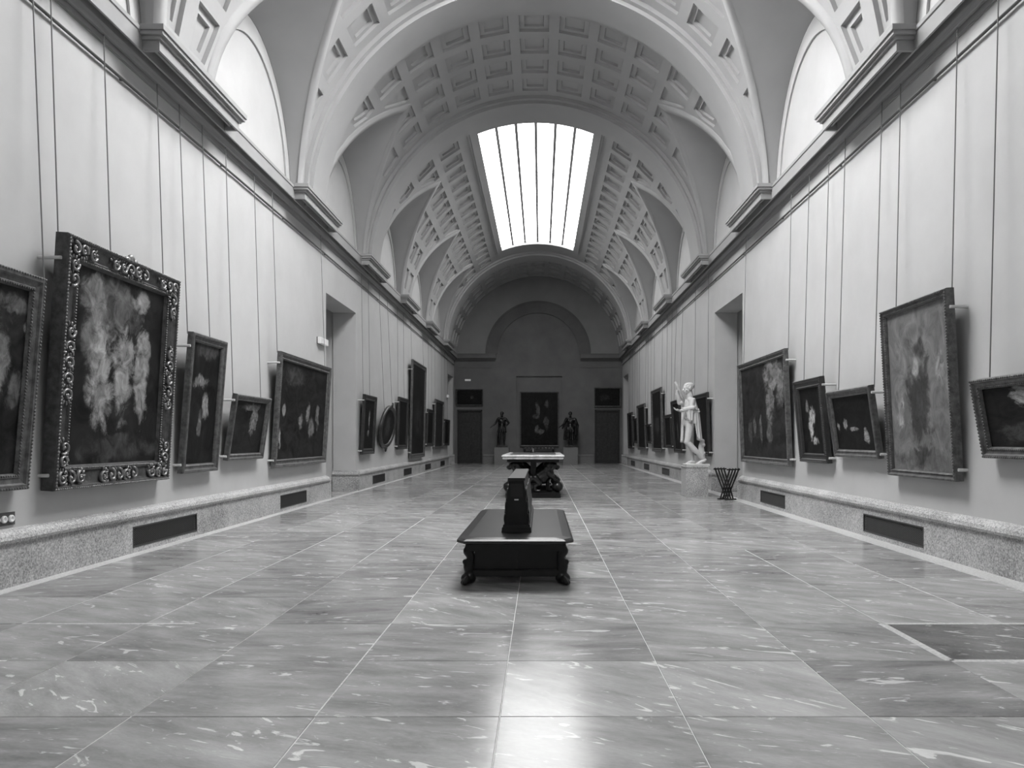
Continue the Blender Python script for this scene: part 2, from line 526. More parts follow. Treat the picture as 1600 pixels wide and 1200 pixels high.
def clip(poly, fn):
    out = []
    for i, p in enumerate(poly):
        q = poly[(i + 1) % len(poly)]
        a, b_ = fn(p), fn(q)
        if a >= 0: out.append(p)
        if (a >= 0) != (b_ >= 0):
            t = a / (a - b_)
            out.append((p[0] + (q[0] - p[0]) * t, p[1] + (q[1] - p[1]) * t))
    return out
def area(poly):
    return 0.5 * sum(p[0] * q[1] - q[0] * p[1] for p, q in zip(poly, poly[1:] + poly[:1]))
def inset(poly, d):
    """offset a counter-clockwise convex polygon inwards; None if it collapses"""
    n = len(poly); L = []
    for i in range(n):
        p, q = Vector(poly[i]), Vector(poly[(i + 1) % n])
        t = (q - p)
        if t.length < 1e-4: return None
        t.normalize(); nn = Vector((-t.y, t.x))
        L.append((p + nn * d, t))
    out = []
    for i in range(n):
        p, t = L[i - 1]; q, s_ = L[i]
        den = t.x * s_.y - t.y * s_.x
        if abs(den) < 1e-5: return None
        k = ((q - p).x * s_.y - (q - p).y * s_.x) / den
        out.append(p + t * k)
    for i in range(n):
        if (out[(i + 1) % n] - out[i]).dot(L[i][1]) <= 0.01: return None
    return [tuple(v) for v in out]

COFFERS = []          # (centre u, centre y, polygon in (du, dy), full?)
for a, b_, n, sky in ZONES:
    for y in rows(a, b_, n):
        for k in range(-7, 8):
            if sky and abs(k) <= 2: continue
            th = pi / 2 + k * PITCH
            u = R * th
            rect = [(u - CH, y - CH), (u + CH, y - CH), (u + CH, y + CH), (u - CH, y + CH)]
            thm = th if th < pi / 2 else pi - th
            sg = 1 if th < pi / 2 else -1
            cands = [rect]
            if a < 37:
                for yc in BAYS:
                    if abs(y - yc) > WL + 1.2: continue
                    nxt = []
                    for poly in cands:
                        if abs(y - yc) <= CH and thm < TH1 + radians(7):
                            parts = [clip(poly, lambda p: yc - p[1]), clip(poly, lambda p: p[1] - yc)]
                        else:
                            parts = [poly]
                        for pt in parts:
                            if len(pt) < 3: continue
                            my = sum(p[1] for p in pt) / len(pt)
                            side = 1 if my > yc else -1
                            t0 = min(thm, TH1)
                            w0 = WL * (cos(t0) - C1) / (1 - C1); sl = -WL * sin(t0) / (1 - C1)
                            norm = sqrt(1 + (sl / R) ** 2)
                            if thm > TH1 + radians(7): nxt.append(pt); continue
                            def fn(p):
                                tp = p[0] / R
                                if tp > pi / 2: tp = pi - tp
                                return (side * (p[1] - yc) - (w0 + sl * (tp - t0))) / norm - 0.26
                            pt = clip(pt, fn)
                            if len(pt) >= 3: nxt.append(pt)
                    cands = nxt
            for poly in cands:
                q = []
                for p in poly:
                    if not q or (abs(p[0] - q[-1][0]) + abs(p[1] - q[-1][1])) > 0.03: q.append(p)
                if len(q) > 2 and (abs(q[0][0] - q[-1][0]) + abs(q[0][1] - q[-1][1])) < 0.03: q.pop()
                if len(q) < 3 or area(q) < 0.05: continue
                full = len(q) == 4 and abs(area(q) - 4 * CH * CH) < 1e-6
                COFFERS.append((u, y, q, full))

def build_ceiling():
    pts, edges = [], []
    def loop(poly):
        b0 = len(pts)
        pts.extend(Vector(p) for p in poly)
        n = len(poly)
        edges.extend((b0 + i, b0 + (i + 1) % n) for i in range(n))
    def line(poly):
        b0 = len(pts)
        pts.extend(Vector(p) for p in poly)
        edges.extend((b0 + i, b0 + i + 1) for i in range(len(poly) - 1))
    U1 = R * pi
    ns = 18
    ths = [TH1 * k / ns for k in range(ns + 1)]
    # outline
    nb = 72; ny = 50
    loop([(U1 * k / nb, Y0) for k in range(nb)] + [(U1, Y0 + (Y1 - Y0) * k / ny) for k in range(ny)] +
         [(U1 - U1 * k / nb, Y1) for k in range(nb)] + [(0, Y1 - (Y1 - Y0) * k / ny) for k in range(ny)])
    for yc in BAYS:
        for sgn in (0, 1):
            uu = [R * t if sgn == 0 else U1 - R * t for t in ths]
            left = [(u, yc - w_of(t)) for u, t in zip(uu, ths)]
            right = [(u, yc + w_of(t)) for u, t in zip(uu, ths)]
            line(left); line(right)
    for a, b_ in SKYS:
        n = 8
        us = [R * (pi / 2 - SKY_HALF + 2 * SKY_HALF * k / n) for k in range(n + 1)]
        loop([(u, a) for u in us] + [(u, b_) for u in us[::-1]])
    for u, y, q, full in COFFERS: loop(q)
    # extra points for a round vault
    def busy(u, y):
        for cu, cy, q, f in COFFERS:
            if abs(u - cu) < CH + 0.06 and abs(y - cy) < CH + 0.06: return True
        th = u / R
        for a, b_ in SKYS:
            if abs(th - pi / 2) < SKY_HALF + 0.02 and a - 0.1 < y < b_ + 0.1: return True
        for yc in BAYS:
            if abs(y - yc) < w_of(th) + 0.06: return True
        return False
    nu = 48
    y = Y0 + 0.6
    while y < Y1 - 0.3:
        for k in range(1, nu):
            u = U1 * k / nu
            if not busy(u, y): pts.append(Vector((u, y)))
        y += 1.07
    V, Ed, Fc, *_ = delaunay_2d_cdt(pts, edges, [], 0, 1e-4)
    def w_lin(th):
        if th > pi / 2: th = pi - th
        if th >= TH1: return 0.0
        k = th / TH1 * ns; i = int(k); f = k - i
        return w_of(ths[i]) * (1 - f) + w_of(ths[min(ns, i + 1)]) * f
    import bisect
    def inside(q, x, y):
        for p, r in zip(q, q[1:] + q[:1]):
            if (r[0] - p[0]) * (y - p[1]) - (r[1] - p[1]) * (x - p[0]) < 0: return False
        return True
    keep = []
    for f in Fc:
        cu = sum(V[i].x for i in f) / 3; cy = sum(V[i].y for i in f) / 3
        th = cu / R
        if any(abs(cy - yc) < w_lin(th) for yc in BAYS): continue
        if any(abs(th - pi / 2) < SKY_HALF and a < cy < b_ for a, b_ in SKYS): continue
        if any(abs(cu - c[0]) <= CH and abs(cy - c[1]) <= CH and inside(c[2], cu, cy) for c in COFFERS): continue
        keep.append(tuple(f))
    me = bpy.data.meshes.new('ceiling')
    me.from_pydata([vp(v.x, v.y) for v in V], [], keep)
    for p in me.polygons: p.use_smooth = True
    me.normals_split_custom_set_from_vertices([(-cos(v.x / R), 0, -sin(v.x / R)) for v in V])
    c = link('ceiling', me, M['vault'])
    tag(c, 'white coffered barrel vault with side lunettes over the gallery', 'ceiling', kind='structure')
    # coffers: two sunk steps, each a piece of its own
    def coffer_mesh(poly, u, y):
        bm = bmesh.new()
        def pt(p, dep):
            rho = R + dep; dl = (p[0] - u) / R
            return (rho * sin(dl), p[1] - y, R - rho * cos(dl))
        def ring(q, dep): return [bm.verts.new(pt(p, dep)) for p in q]
        def bridge(r, s_):
            n = len(r)
            for i in range(n): bm.faces.new((r[i], r[(i + 1) % n], s_[(i + 1) % n], s_[i]))
        d1, d2 = 0.06, 0.10
        r = ring(poly, 0.0)
        q = inset(poly, 0.012) or poly
        r2 = ring(q, d1); bridge(r, r2)
        q2 = inset(q, 0.105)
        if q2:
            r3 = ring(q2, d1 - 0.012); bridge(r2, r3)
            q3 = inset(q2, 0.012) or q2
            r4 = ring(q3, d2); bridge(r3, r4)
            bm.faces.new(r4)
        else:
            bm.faces.new(r2)
        bmesh.ops.recalc_face_normals(bm, faces=bm.faces)
        me = bpy.data.meshes.new('coffer'); bm.to_mesh(me); bm.free()
        me.materials.append(M['vault'])
        return me
    std = None
    for u, y, q, full in COFFERS:
        if full:
            if std is None: std = coffer_mesh(q, u, y)
            cm = std
        else:
            cm = coffer_mesh(q, u, y)
        o = bpy.data.objects.new('coffer', cm); COL.objects.link(o)
        th = u / R
        rot = Matrix(((-sin(th), 0, -cos(th)), (0, 1, 0), (cos(th), 0, -sin(th))))
        o.matrix_basis = Matrix.Translation(vp(u, y)) @ rot.to_4x4()
        o.parent = c
    # lunettes: ruled surface from the wall arch to the groin, groin moulding, wall field with its arched fillet
    NA = 28
    for yc in BAYS:
        if yc < -2: pass
        for s in (-1, 1):
            bm = bmesh.new()
            A, B = [], []
            for k in range(NA + 1):
                a = pi * k / NA
                ya = yc - WL * cos(a)
                ct = C1 + (1 - C1) * abs(cos(a)); th = math.acos(min(1, ct))
                zw = 6.05 + 2.45 * sin(a)
                A.append(bm.verts.new((s * (W + 0.0), ya, zw)))
                B.append((s * R * ct, ya, ZC + R * sin(th)))
            rows_ = [A]
            for j in range(1, 5):
                t = j / 4
                rows_.append([bm.verts.new(Vector(A[k].co).lerp(Vector(B[k]), t)) for k in range(NA + 1)])
            for j in range(4):
                for k in range(NA):
                    bm.faces.new((rows_[j][k], rows_[j][k+1], rows_[j+1][k+1], rows_[j+1][k]))
            bmesh.ops.recalc_face_normals(bm, faces=bm.faces)
            me = bpy.data.meshes.new('lunette_vault'); bm.to_mesh(me); bm.free()
            for p in me.polygons: p.use_smooth = True
            lv = link('lunette_vault', me, M['vault'], c)
            # moulding along the groin
            mb = MB()
            prof = [(-0.03, -0.03), (0.0, 0.035), (0.13, 0.045), (0.15, 0.02), (0.19, 0.02), (0.20, -0.02)]
            for side in (-1, 1):
                rings = []
                n2 = 20
                for k in range(n2 + 1):
                    th = TH1 * k / n2
                    u = R * th
                    sl = -WL * sin(th) / (1 - C1) / R
                    nn = Vector((-sl * 1.0, 1.0)).normalized()
                    w = w_of(th)
                    ring = []
                    for off, hgt in prof:
                        uu = u + nn.x * off; yy = w + nn.y * off
                        if yy < 0: uu -= 0; yy = 0
                        tt = uu / R
                        rr = R - hgt
                        ring.append(mb.bm.verts.new((s * rr * cos(tt), yc + side * yy, ZC + rr * sin(tt))))
                    rings.append(ring)
                # run the two mouldings together above the point of the lunette
                th = TH1; sl = -WL * sin(th) / (1 - C1) / R
                ring = []
                for off, hgt in prof:
                    # where the offset line meets the lunette axis
                    uu = R * th + off * sqrt(1 + sl * sl) / (-sl)
                    tt = uu / R; rr = R - hgt
                    ring.append(mb.bm.verts.new((s * rr * cos(tt), yc, ZC + rr * sin(tt))))
                rings.append(ring)
                m_ = len(prof)
                for a, b_ in zip(rings[:-1], rings[1:]):
                    for i in range(m_ - 1):
                        mb.bm.faces.new((a[i], a[i+1], b_[i+1], b_[i]))
            gm = mb.obj('groin_moulding', M['vault'], lv, True)
            # wall field
            mb = MB()
            vs = [mb.bm.verts.new((s * (W + 0.004), yc - WL * cos(pi * k / NA), 6.05 + 2.45 * sin(pi * k / NA))) for k in range(NA + 1)]
            lo = [mb.bm.verts.new((s * (W + 0.004), yc - WL, 5.9)), mb.bm.verts.new((s * (W + 0.004), yc + WL, 5.9))]
            mb.bm.faces.new([lo[0]] + vs + [lo[1]])
            lw = mb.obj('lunette_wall', M['wall'], c)
            mb = MB()
            prof = [(0.0, 0.0), (0.0, 0.03), (0.10, 0.03), (0.10, 0.0)]
            rings = []
            for k in range(-1, NA + 2):
                if k < 0 or k > NA:
                    a = 0 if k < 0 else pi
                    z_of = lambda r: 5.9
                else:
                    a = pi * k / NA
                ring = []
                for off, hgt in prof:
                    f = 0.90 - off / WL
                    z = 5.9 if (k < 0 or k > NA) else 6.05 + 2.45 * f * sin(a)
                    ring.append(mb.bm.verts.new((s * (W - hgt), yc - WL * f * cos(a), z)))
                rings.append(ring)
            for a_, b_ in zip(rings[:-1], rings[1:]):
                for i in range(3): mb.bm.faces.new((a_[i], a_[i+1], b_[i+1], b_[i]))
            mb.obj('arched_fillet', M['wall'], lw)
    # upper wall strips closing the shell beside the lunettes
    return c
ceiling = build_ceiling()

def arch_ring(name, parent, y0, y1, r_in, r_out, mat, n=72):
    mb = MB()
    prof = [(r_in, y0), (r_in, y1), (r_out, y1), (r_out, y0)]
    rings = []
    for k in range(n + 1):
        a = pi * k / n
        rings.append([mb.bm.verts.new((r * cos(a), y, ZC + r * sin(a))) for r, y in prof])
    for k in range(n):
        for i in range(4):
            j = (i + 1) % 4
            mb.bm.faces.new((rings[k][i], rings[k][j], rings[k+1][j], rings[k+1][i]))
    me = mb.mesh(name)
    try:
        me.set_sharp_from_angle(angle=radians(40))
    except Exception:
        pass
    for p in me.polygons: p.use_smooth = True
    try: me.set_sharp_from_angle(angle=radians(40))
    except Exception: pass
    return link(name, me, mat, parent)
for n, (a, b_) in enumerate(BANDS):
    t = arch_ring('trim_%d' % (n + 1), None, a + 0.12, b_ - 0.12, R - 0.17, R + 0.02, M['vault'])
    tag(t, 'plain transverse arch across the vault, ' + ('the foremost one seen from below', 'just before the white roof window', 'just before the dark end wall')[n], 'arch', kind='structure')
    arch_ring('arch_fillet', t, a, a + 0.118, R - 0.09, R + 0.02, M['vault'])
    arch_ring('arch_fillet', t, b_ - 0.118, b_, R - 0.09, R + 0.02, M['vault'])

# roof windows
def build_skylight(n, a, b_):
    w = thing('window_%d' % n, 'curved glazed roof window %s' % (('overhead between the nearest arches, above the picture', 'glowing white in the middle of the vault', 'added unseen behind the viewer to brighten the foreground')[n - 1]), 'skylight', (0, (a + b_) / 2, ZC + R))
    w['kind'] = 'structure'
    L = b_ - a
    loc = Vector((0, (a + b_) / 2, ZC + R))
    def arc(x_ang, rad): return (rad * sin(x_ang), ZC + rad * cos(x_ang))
    def slab(a0, a1, ya, yb, r0, r1, name, mat, seg=4, parent=w):
        mb = MB()
        rings = []
        for k in range(seg + 1):
            an = a0 + (a1 - a0) * k / seg
            ring = []
            for r, y in ((r0, ya), (r0, yb), (r1, yb), (r1, ya)):
                x, z = arc(an, r); ring.append(mb.bm.verts.new(Vector((x, y, z)) - loc))
            rings.append(ring)
        for k in range(seg):
            for i in range(4):
                j = (i + 1) % 4
                mb.bm.faces.new((rings[k][i], rings[k][j], rings[k+1][j], rings[k+1][i]))
        mb.bm.faces.new(rings[0]); mb.bm.faces.new(rings[-1][::-1])
        return mb.obj(name, mat, parent)
    H = SKY_HALF
    fr = 0.055
    # raised frame with an outer fillet, and the deep reveal
    slab(-H - fr, -H, a - 0.26, b_ + 0.26, R - 0.05, R + 0.03, 'frame_side', M['vault'])
    slab(H, H + fr, a - 0.26, b_ + 0.26, R - 0.05, R + 0.03, 'frame_side', M['vault'])
    slab(-H, H, a - 0.26, a, R - 0.05, R + 0.03, 'frame_end', M['vault'], 10)
    slab(-H, H, b_, b_ + 0.26, R - 0.05, R + 0.03, 'frame_end', M['vault'], 10)
    for ya, yb in ((a - 0.34, a - 0.27), (b_ + 0.27, b_ + 0.34)):
        slab(-H - fr - 0.016, H + fr + 0.016, ya, yb, R - 0.025, R + 0.02, 'frame_fillet', M['vault'], 10)
    for sg in (-1, 1):
        e0, e1 = sorted((sg * (H + fr + 0.001), sg * (H + fr + 0.016)))
        slab(e0, e1, a - 0.27, b_ + 0.27, R - 0.025, R + 0.02, 'frame_fillet', M['vault'], 1)
        e0, e1 = sorted((sg * H, sg * (H + 0.01)))
        slab(e0, e1, a, b_, R + 0.03, R + 0.2, 'reveal', M['vault'], 1)
    slab(-H, H, a - 0.05, a, R + 0.03, R + 0.2, 'reveal', M['vault'], 10)
    slab(-H, H, b_, b_ + 0.05, R + 0.03, R + 0.2, 'reveal', M['vault'], 10)
    nc, nr = 6, 6
    da = 2 * H / nc; dy = L / nr
    for i in range(nc):
        for j in range(nr):
            slab(-H + i * da + 0.002, -H + (i + 1) * da - 0.002, a + j * dy + 0.006, a + (j + 1) * dy - 0.006, R + 0.12, R + 0.128, 'pane', M['pane%d' % n], 2)
    for i in range(1, nc):
        an = -H + i * da
        slab(an - 0.009, an + 0.009, a, b_, R + 0.06, R + 0.115, 'glazing_bar', M['lead'], 1)
    for j in range(1, nr):
        slab(-H, H, a + j * dy - 0.008, a + j * dy + 0.008, R + 0.105, R + 0.118, 'glazing_seam', M['white'], 10)
    return w
for n, (a, b_) in enumerate(SKYS): build_skylight(n + 1, a, b_)

# ------------------------------------------------------------------ cornices with projecting blocks, picture rails
CPROF = [(0, 5.79), (.012, 5.79), (.012, 5.805), (.025, 5.805), (.025, 5.82), (.03, 5.87), (.085, 5.87), (.085, 5.845), (.10, 5.845), (.105, 5.90), (.115, 5.93), (.12, 6.06), (.195, 6.06), (.195, 5.935), (.22, 5.935), (.22, 6.13), (.235, 6.14), (.235, 6.19), (0, 6.21)]
def build_cornice(s, n):
    mb = MB()
    mb.prism(CPROF, Y0, Y1, lambda p, q, t: (s * (W - p), t, q))
    c = mb.obj('trim_%d' % n, M['cornice'])
    tag(c, 'heavy moulded cornice along the top of the %s wall' % ('left' if s < 0 else 'right'), 'cornice', kind='structure')
    for yc in CEN:
        if yc < -2: continue
        o = link('cornice_block', BLOCK[s], None, c, (0, yc, 0))
    return c
BLOCK = {}
for s in (-1, 1):
    mb = MB()
    def bb(p, z0, z1, hl):
        x0, x1 = sorted((s * (W - p), s * (W - 0.02)))
        mb.box((x0, -hl, z0), (x1, hl, z1))
    x0, x1 = sorted((s * (W - 0.42), s * (W - 0.39)))
    mb.box((x0, -1.16, 5.945), (x1, 1.16, 6.065))                      # front of the hollow block
    for e0, e1 in ((-1.16, -1.12), (1.12, 1.16)):
        x0, x1 = sorted((s * (W - 0.389), s * (W - 0.20)))
        mb.box((x0, e0, 5.945), (x1, e1, 6.065))
    x0, x1 = sorted((s * (W - 0.33), s * (W - 0.30)))
    mb.box((x0, -1.1, 5.99), (x1, 1.1, 6.065))
    bb(0.45, 6.067, 6.105, 1.19); bb(0.49, 6.107, 6.15, 1.23); bb(0.51, 6.152, 6.215, 1.25)
    me = mb.mesh('cornice_block'); me.materials.append(M['cornice']); BLOCK[s] = me
build_cornice(-1, 5); build_cornice(1, 6)
# returns of the cornice on the end wall
for n, (x0, x1) in enumerate(((-W + 0.2, -2.38), (2.38, W - 0.2))):
    mb = MB()
    mb.prism(CPROF, x0, x1, lambda p, q, t: (t, Y1 - p * 1.5, q))
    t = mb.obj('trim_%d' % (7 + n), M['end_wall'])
    tag(t, 'moulded cornice piece on the end wall, %s of the blind arch' % ('left' if n == 0 else 'right'), 'cornice', kind='structure')
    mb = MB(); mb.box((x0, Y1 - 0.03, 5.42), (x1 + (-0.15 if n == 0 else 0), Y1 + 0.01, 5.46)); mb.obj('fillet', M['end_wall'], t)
for n, s in enumerate((-1, 1)):
    mb = MB()
    x = s * (W - 0.035)
    mb.tube([(x, Y0 + 0.1, 5.56), (x, Y1 - 0.1, 5.56)], 0.017, 8)
    r = mb.obj('trim_%d' % (9 + n), M['rail'])
    tag(r, 'thin dark picture rail rod under the %s cornice' % ('left' if s < 0 else 'right'), 'rail', kind='structure')
    y = 0.5
    while y < Y1 - 0.5:
        mb = MB(); mb.box((min(s * W, x), y - 0.012, 5.545), (max(s * W, x), y + 0.012, 5.575)); mb.obj('bracket', M['rail'], r)
        y += 2.75

# ------------------------------------------------------------------ granite plinths (baseboards) in blocks, with vents
BPROF = [(0, 0), (.07, 0), (.07, .40), (.095, .405), (.105, .435), (.09, .475), (.05, .51), (0, .53)]
def build_base(s, name):
    root = thing(name, 'speckled granite plinth along the foot of the %s wall' % ('left' if s < 0 else 'right'), 'baseboard')
    root['kind'] = 'structure'
    f = lambda p, q, t: (s * (W - p), t, q)
    segs = [(Y0, DOORS_Y[0][0]), (DOORS_Y[0][1], DOORS_Y[1][0])]
    for a, b_ in segs:
        cuts = [(a, None)]
        y = a
        for va, vb in [v for v in VENTS if v[0] > a and v[1] < b_] + [(b_, None)]:
            n = max(1, round((va - y) / 1.75))
            for k in range(n):
                p, q = y + (va - y) * k / n, y + (va - y) * (k + 1) / n
                mb = MB(); mb.prism(BPROF, p + 0.0015, q - 0.0015, f); mb.obj('granite_block', M['granite'], root)
            if vb is not None:
                mb = MB()
                mb.prism([(0, 0), (.07, 0), (.07, .062), (0, .062)], va, vb, f)
                mb.prism([(0, .312)] + [(.07, .312)] + BPROF[2:], va, vb, f)
                mb.obj('granite_block', M['granite'], root)
                y = vb
    # blocks that turn into the doorways
    for a, b_, _ in DOORS_Y:
        for yy, sg in ((a, 1), (b_, -1)):
            mb = MB()
            mb.prism(BPROF, W - 0.105, W + TW, lambda p, q, t: (s * t, yy + sg * (p + 0.0), q))
            mb.obj('granite_block', M['granite'], root)
    return root
build_base(-1, 'baseboard_left'); build_base(1, 'baseboard_right')
root = thing('baseboard_back', 'granite plinth along the foot of the end wall', 'baseboard'); root['kind'] = 'structure'
for x0, x1 in ((-3.10, -2.0), (-2.0, -1.30), (1.42, 2.1), (2.1, 3.14)):
    mb = MB(); mb.prism(BPROF, x0, x1 - 0.003, lambda p, q, t: (t, Y1 - p, q)); mb.obj('granite_block', M['granite_dark'], root)

def grille_meshes(L):
    h = 0.125
    mf = MB()
    mf.box((-L, -0.012, -h), (L, 0.014, -h + 0.018)); mf.box((-L, -0.012, h - 0.018), (L, 0.014, h))
    mf.box((-L, -0.012, -h + 0.018), (-L + 0.018, 0.014, h - 0.018)); mf.box((L - 0.018, -0.012, -h + 0.018), (L, 0.014, h - 0.018))
    ml = MB()
    hi = h - 0.018; Li = L - 0.018
    for sg in (-1, 1):
        k = -Li - 2 * hi
        while k < Li:
            # bar from (k, -hi) to (k + 3.2*hi, hi), clipped to the opening
            p, q = Vector((k, -hi)), Vector((k + 3.2 * hi, hi))
            t0, t1 = 0.0, 1.0
            dx = q.x - p.x
            t0 = max(t0, (-Li - p.x) / dx); t1 = min(t1, (Li - p.x) / dx)
            if t1 - t0 > 0.03:
                a, b_ = p.lerp(q, t0), p.lerp(q, t1)
                d = (b_ - a).normalized(); nn = Vector((-d.y, d.x)) * 0.0045
                y = 0.002 * sg
                vs = [ml.bm.verts.new((sg * c.x, y, c.y)) for c in (a - nn, b_ - nn, b_ + nn, a + nn)]
                ml.bm.faces.new(vs)
                vs2 = [ml.bm.verts.new((v.co.x, y + 0.004, v.co.z)) for v in vs]
                for i in range(4): ml.bm.faces.new((vs[i], vs[(i+1) % 4], vs2[(i+1) % 4], vs2[i]))
            k += 0.042
    bk = MB(); bk.box((-L + 0.005, 0.03, -h + 0.005), (L - 0.005, 0.045, h - 0.005))
    return mf.mesh('vent_frame'), ml.mesh('vent_lattice'), bk.mesh('vent_backing')
VL = {(-1, 1): 'below the ornately framed painting on the left wall', (-1, 2): 'below the large painting left of the left doorway',
      (-1, 3): 'below the oval painting', (-1, 4): 'below the tallest painting on the left wall', (-1, 5): 'second farthest on the left wall', (-1, 6): 'farthest on the left wall',
      (1, 1): 'nearest the camera on the right wall', (1, 2): 'below the large painting by the right doorway',
      (1, 3): 'just behind the white statue pedestal', (1, 4): 'third farthest on the right wall', (1, 5): 'second farthest on the right wall', (1, 6): 'farthest on the right wall'}
GM = {}
for s in (-1, 1):
    for k, (a, b_) in enumerate(VENTS):
        if k == 0: continue
        L = round((b_ - a) / 2, 3)
        if L not in GM:
            GM[L] = grille_meshes(L)
            for me, mt in zip(GM[L], ('grille', 'grille', 'black')): me.materials.append(M[mt])
        v = thing('vent_grille', 'dark lattice vent in the granite plinth, ' + VL[(s, k)], 'vent', (s * (W - 0.062), (a + b_) / 2, 0.187), (0, 0, pi / 2 if s < 0 else -pi / 2), 'vents in the plinths')
        f, l, bk = GM[L]
        link('frame', f, None, v); o = link('lattice', l, None, v); o['kind'] = 'stuff'; link('backing', bk, None, v)

# ------------------------------------------------------------------ paintings
def canvas_mat(name, base, var, blobs, scale=3.0, seed=0.0, warp=0.10, detail=6):
    """dark varnished canvas: broken tonal patches (u, v, ru, rv, tone) on a clouded ground"""
    m, nt, b = new_mat(name)
    uv = N(nt, 'ShaderNodeUVMap')
    off = N(nt, 'ShaderNodeVectorMath', operation='ADD'); nt.links.new(uv.outputs[0], off.inputs[0]); off.inputs[1].default_value = (seed, seed * 1.7, seed)
    n1 = noise_node(nt, off.outputs[0], scale * 1.6, 8, 0.68, 1.2)
    n2 = N(nt, 'ShaderNodeTexNoise'); n2.inputs['Scale'].default_value = 5.5; n2.inputs['Detail'].default_value = 4
    nt.links.new(off.outputs[0], n2.inputs['Vector'])
    ctr = N(nt, 'ShaderNodeVectorMath', operation='SUBTRACT'); nt.links.new(n2.outputs['Color'], ctr.inputs[0]); ctr.inputs[1].default_value = (0.5, 0.5, 0.5)
    sc = N(nt, 'ShaderNodeVectorMath', operation='SCALE'); nt.links.new(ctr.outputs[0], sc.inputs[0]); sc.inputs['Scale'].default_value = warp
    wuv = N(nt, 'ShaderNodeVectorMath', operation='ADD'); nt.links.new(uv.outputs[0], wuv.inputs[0]); nt.links.new(sc.outputs[0], wuv.inputs[1])
    fine = noise_node(nt, off.outputs[0], 13, 6, 0.65, 0.8)
    rag = noise_node(nt, off.outputs[0], 8, 7, 0.68, 0.5)
    mr = N(nt, 'ShaderNodeMapRange'); nt.links.new(n1, mr.inputs[0])
    mr.inputs[1].default_value = 0.38; mr.inputs[2].default_value = 0.70; mr.inputs[3].default_value = base * 0.4; mr.inputs[4].default_value = base * 0.4 + var * 0.55
    col = mr.outputs[0]
    for u, v, ru, rv, tone in blobs:
        d = N(nt, 'ShaderNodeVectorMath', operation='SUBTRACT'); nt.links.new(wuv.outputs[0], d.inputs[0]); d.inputs[1].default_value = (u, v, 0)
        q = N(nt, 'ShaderNodeVectorMath', operation='MULTIPLY'); nt.links.new(d.outputs[0], q.inputs[0]); q.inputs[1].default_value = (1 / ru, 1 / rv, 0)
        l = N(nt, 'ShaderNodeVectorMath', operation='LENGTH'); nt.links.new(q.outputs[0], l.inputs[0])
        ll = math_node(nt, 'ADD', l.outputs['Value'], math_node(nt, 'MULTIPLY', math_node(nt, 'SUBTRACT', rag, 0.5), 2.4))
        r = N(nt, 'ShaderNodeMapRange', interpolation_type='SMOOTHSTEP'); nt.links.new(ll, r.inputs[0])
        r.inputs[1].default_value = 1.1; r.inputs[2].default_value = 0.55; r.inputs[3].default_value = 0.0; r.inputs[4].default_value = 1.0
        ft = math_node(nt, 'MAXIMUM', math_node(nt, 'ADD', math_node(nt, 'MULTIPLY', fine, 3.4), -0.85), 0.12)
        f = math_node(nt, 'MULTIPLY', r.outputs[0], 0.85)
        mx = N(nt, 'ShaderNodeMix', data_type='FLOAT')
        nt.links.new(f, mx.inputs[0]); nt.links.new(col, mx.inputs[2])
        nt.links.new(math_node(nt, 'MULTIPLY', ft, tone), mx.inputs[3])
        col = mx.outputs[0]
    cc = N(nt, 'ShaderNodeCombineColor')
    for i in range(3): nt.links.new(col, cc.inputs[i])
    nt.links.new(cc.outputs[0], b.inputs['Base Color'])
    b.inputs['Roughness'].default_value = 0.45
    b.inputs['Specular IOR Level'].default_value = 0.12
    return m

M['frame_dark'] = plain('dark_gilt_frame', 0.055, 0.42, 0.03, 14, metallic=0.25, bmp=0.25, bscale=60)
M['frame_mid'] = plain('worn_gilt_frame', 0.10, 0.42, 0.05, 14, metallic=0.25, bmp=0.25, bscale=60)
M['frame_black'] = plain('black_frame', 0.03, 0.4, 0.01, 10)
M['gilt'] = plain('bright_gilding', 0.24, 0.34, 0.10, 20, metallic=0.5)

def frame_loop(mb, w, h, prof, z0=0.0):
    """mitred frame; prof: (inset from outer edge, y), local front is -y; bottom edge at z0"""
    corners = [(-1, 0), (1, 0), (1, 1), (-1, 1)]
    rings = []
    for cx_, cz in corners:
        ring = []
        for i, y in prof:
            x = cx_ * (w / 2 - i); z = z0 + (i if cz == 0 else h - i)
            ring.append(mb.bm.verts.new((x, y, z)))
        rings.append(ring)
    n = len(prof)
    for k in range(4):
        a, b_ = rings[k], rings[(k + 1) % 4]
        for i in range(n):
            j = (i + 1) % n
            mb.bm.faces.new((a[i], a[j], b_[j], b_[i]))

def bead_mesh(r):
    mb = MB(); mb.sphere((0, 0, 0), (r, r * 0.8, r), None, 6, 4); return mb.mesh('bead', True)

def beads(w, h, inset_, y, r, pitch, parent, mat):
    mb = MB()
    def run(p, q):
        L = (Vector(q) - Vector(p)).length; n = max(2, int(L / pitch))
        for k in range(n):
            c = Vector(p).lerp(Vector(q), k / n)
            mb.ball(Matrix.Translation(c) @ Matrix.Diagonal((r, r, r, 1)), 6, 4)
    a = w / 2 - inset_
    run((-a, y, inset_), (a, y, inset_)); run((a, y, inset_), (a, y, h - inset_)); run((a, y, h - inset_), (-a, y, h - inset_)); run((-a, y, h - inset_), (-a, y, inset_))
    o = mb.obj('beading', mat, parent, True); o['kind'] = 'stuff'
    return o

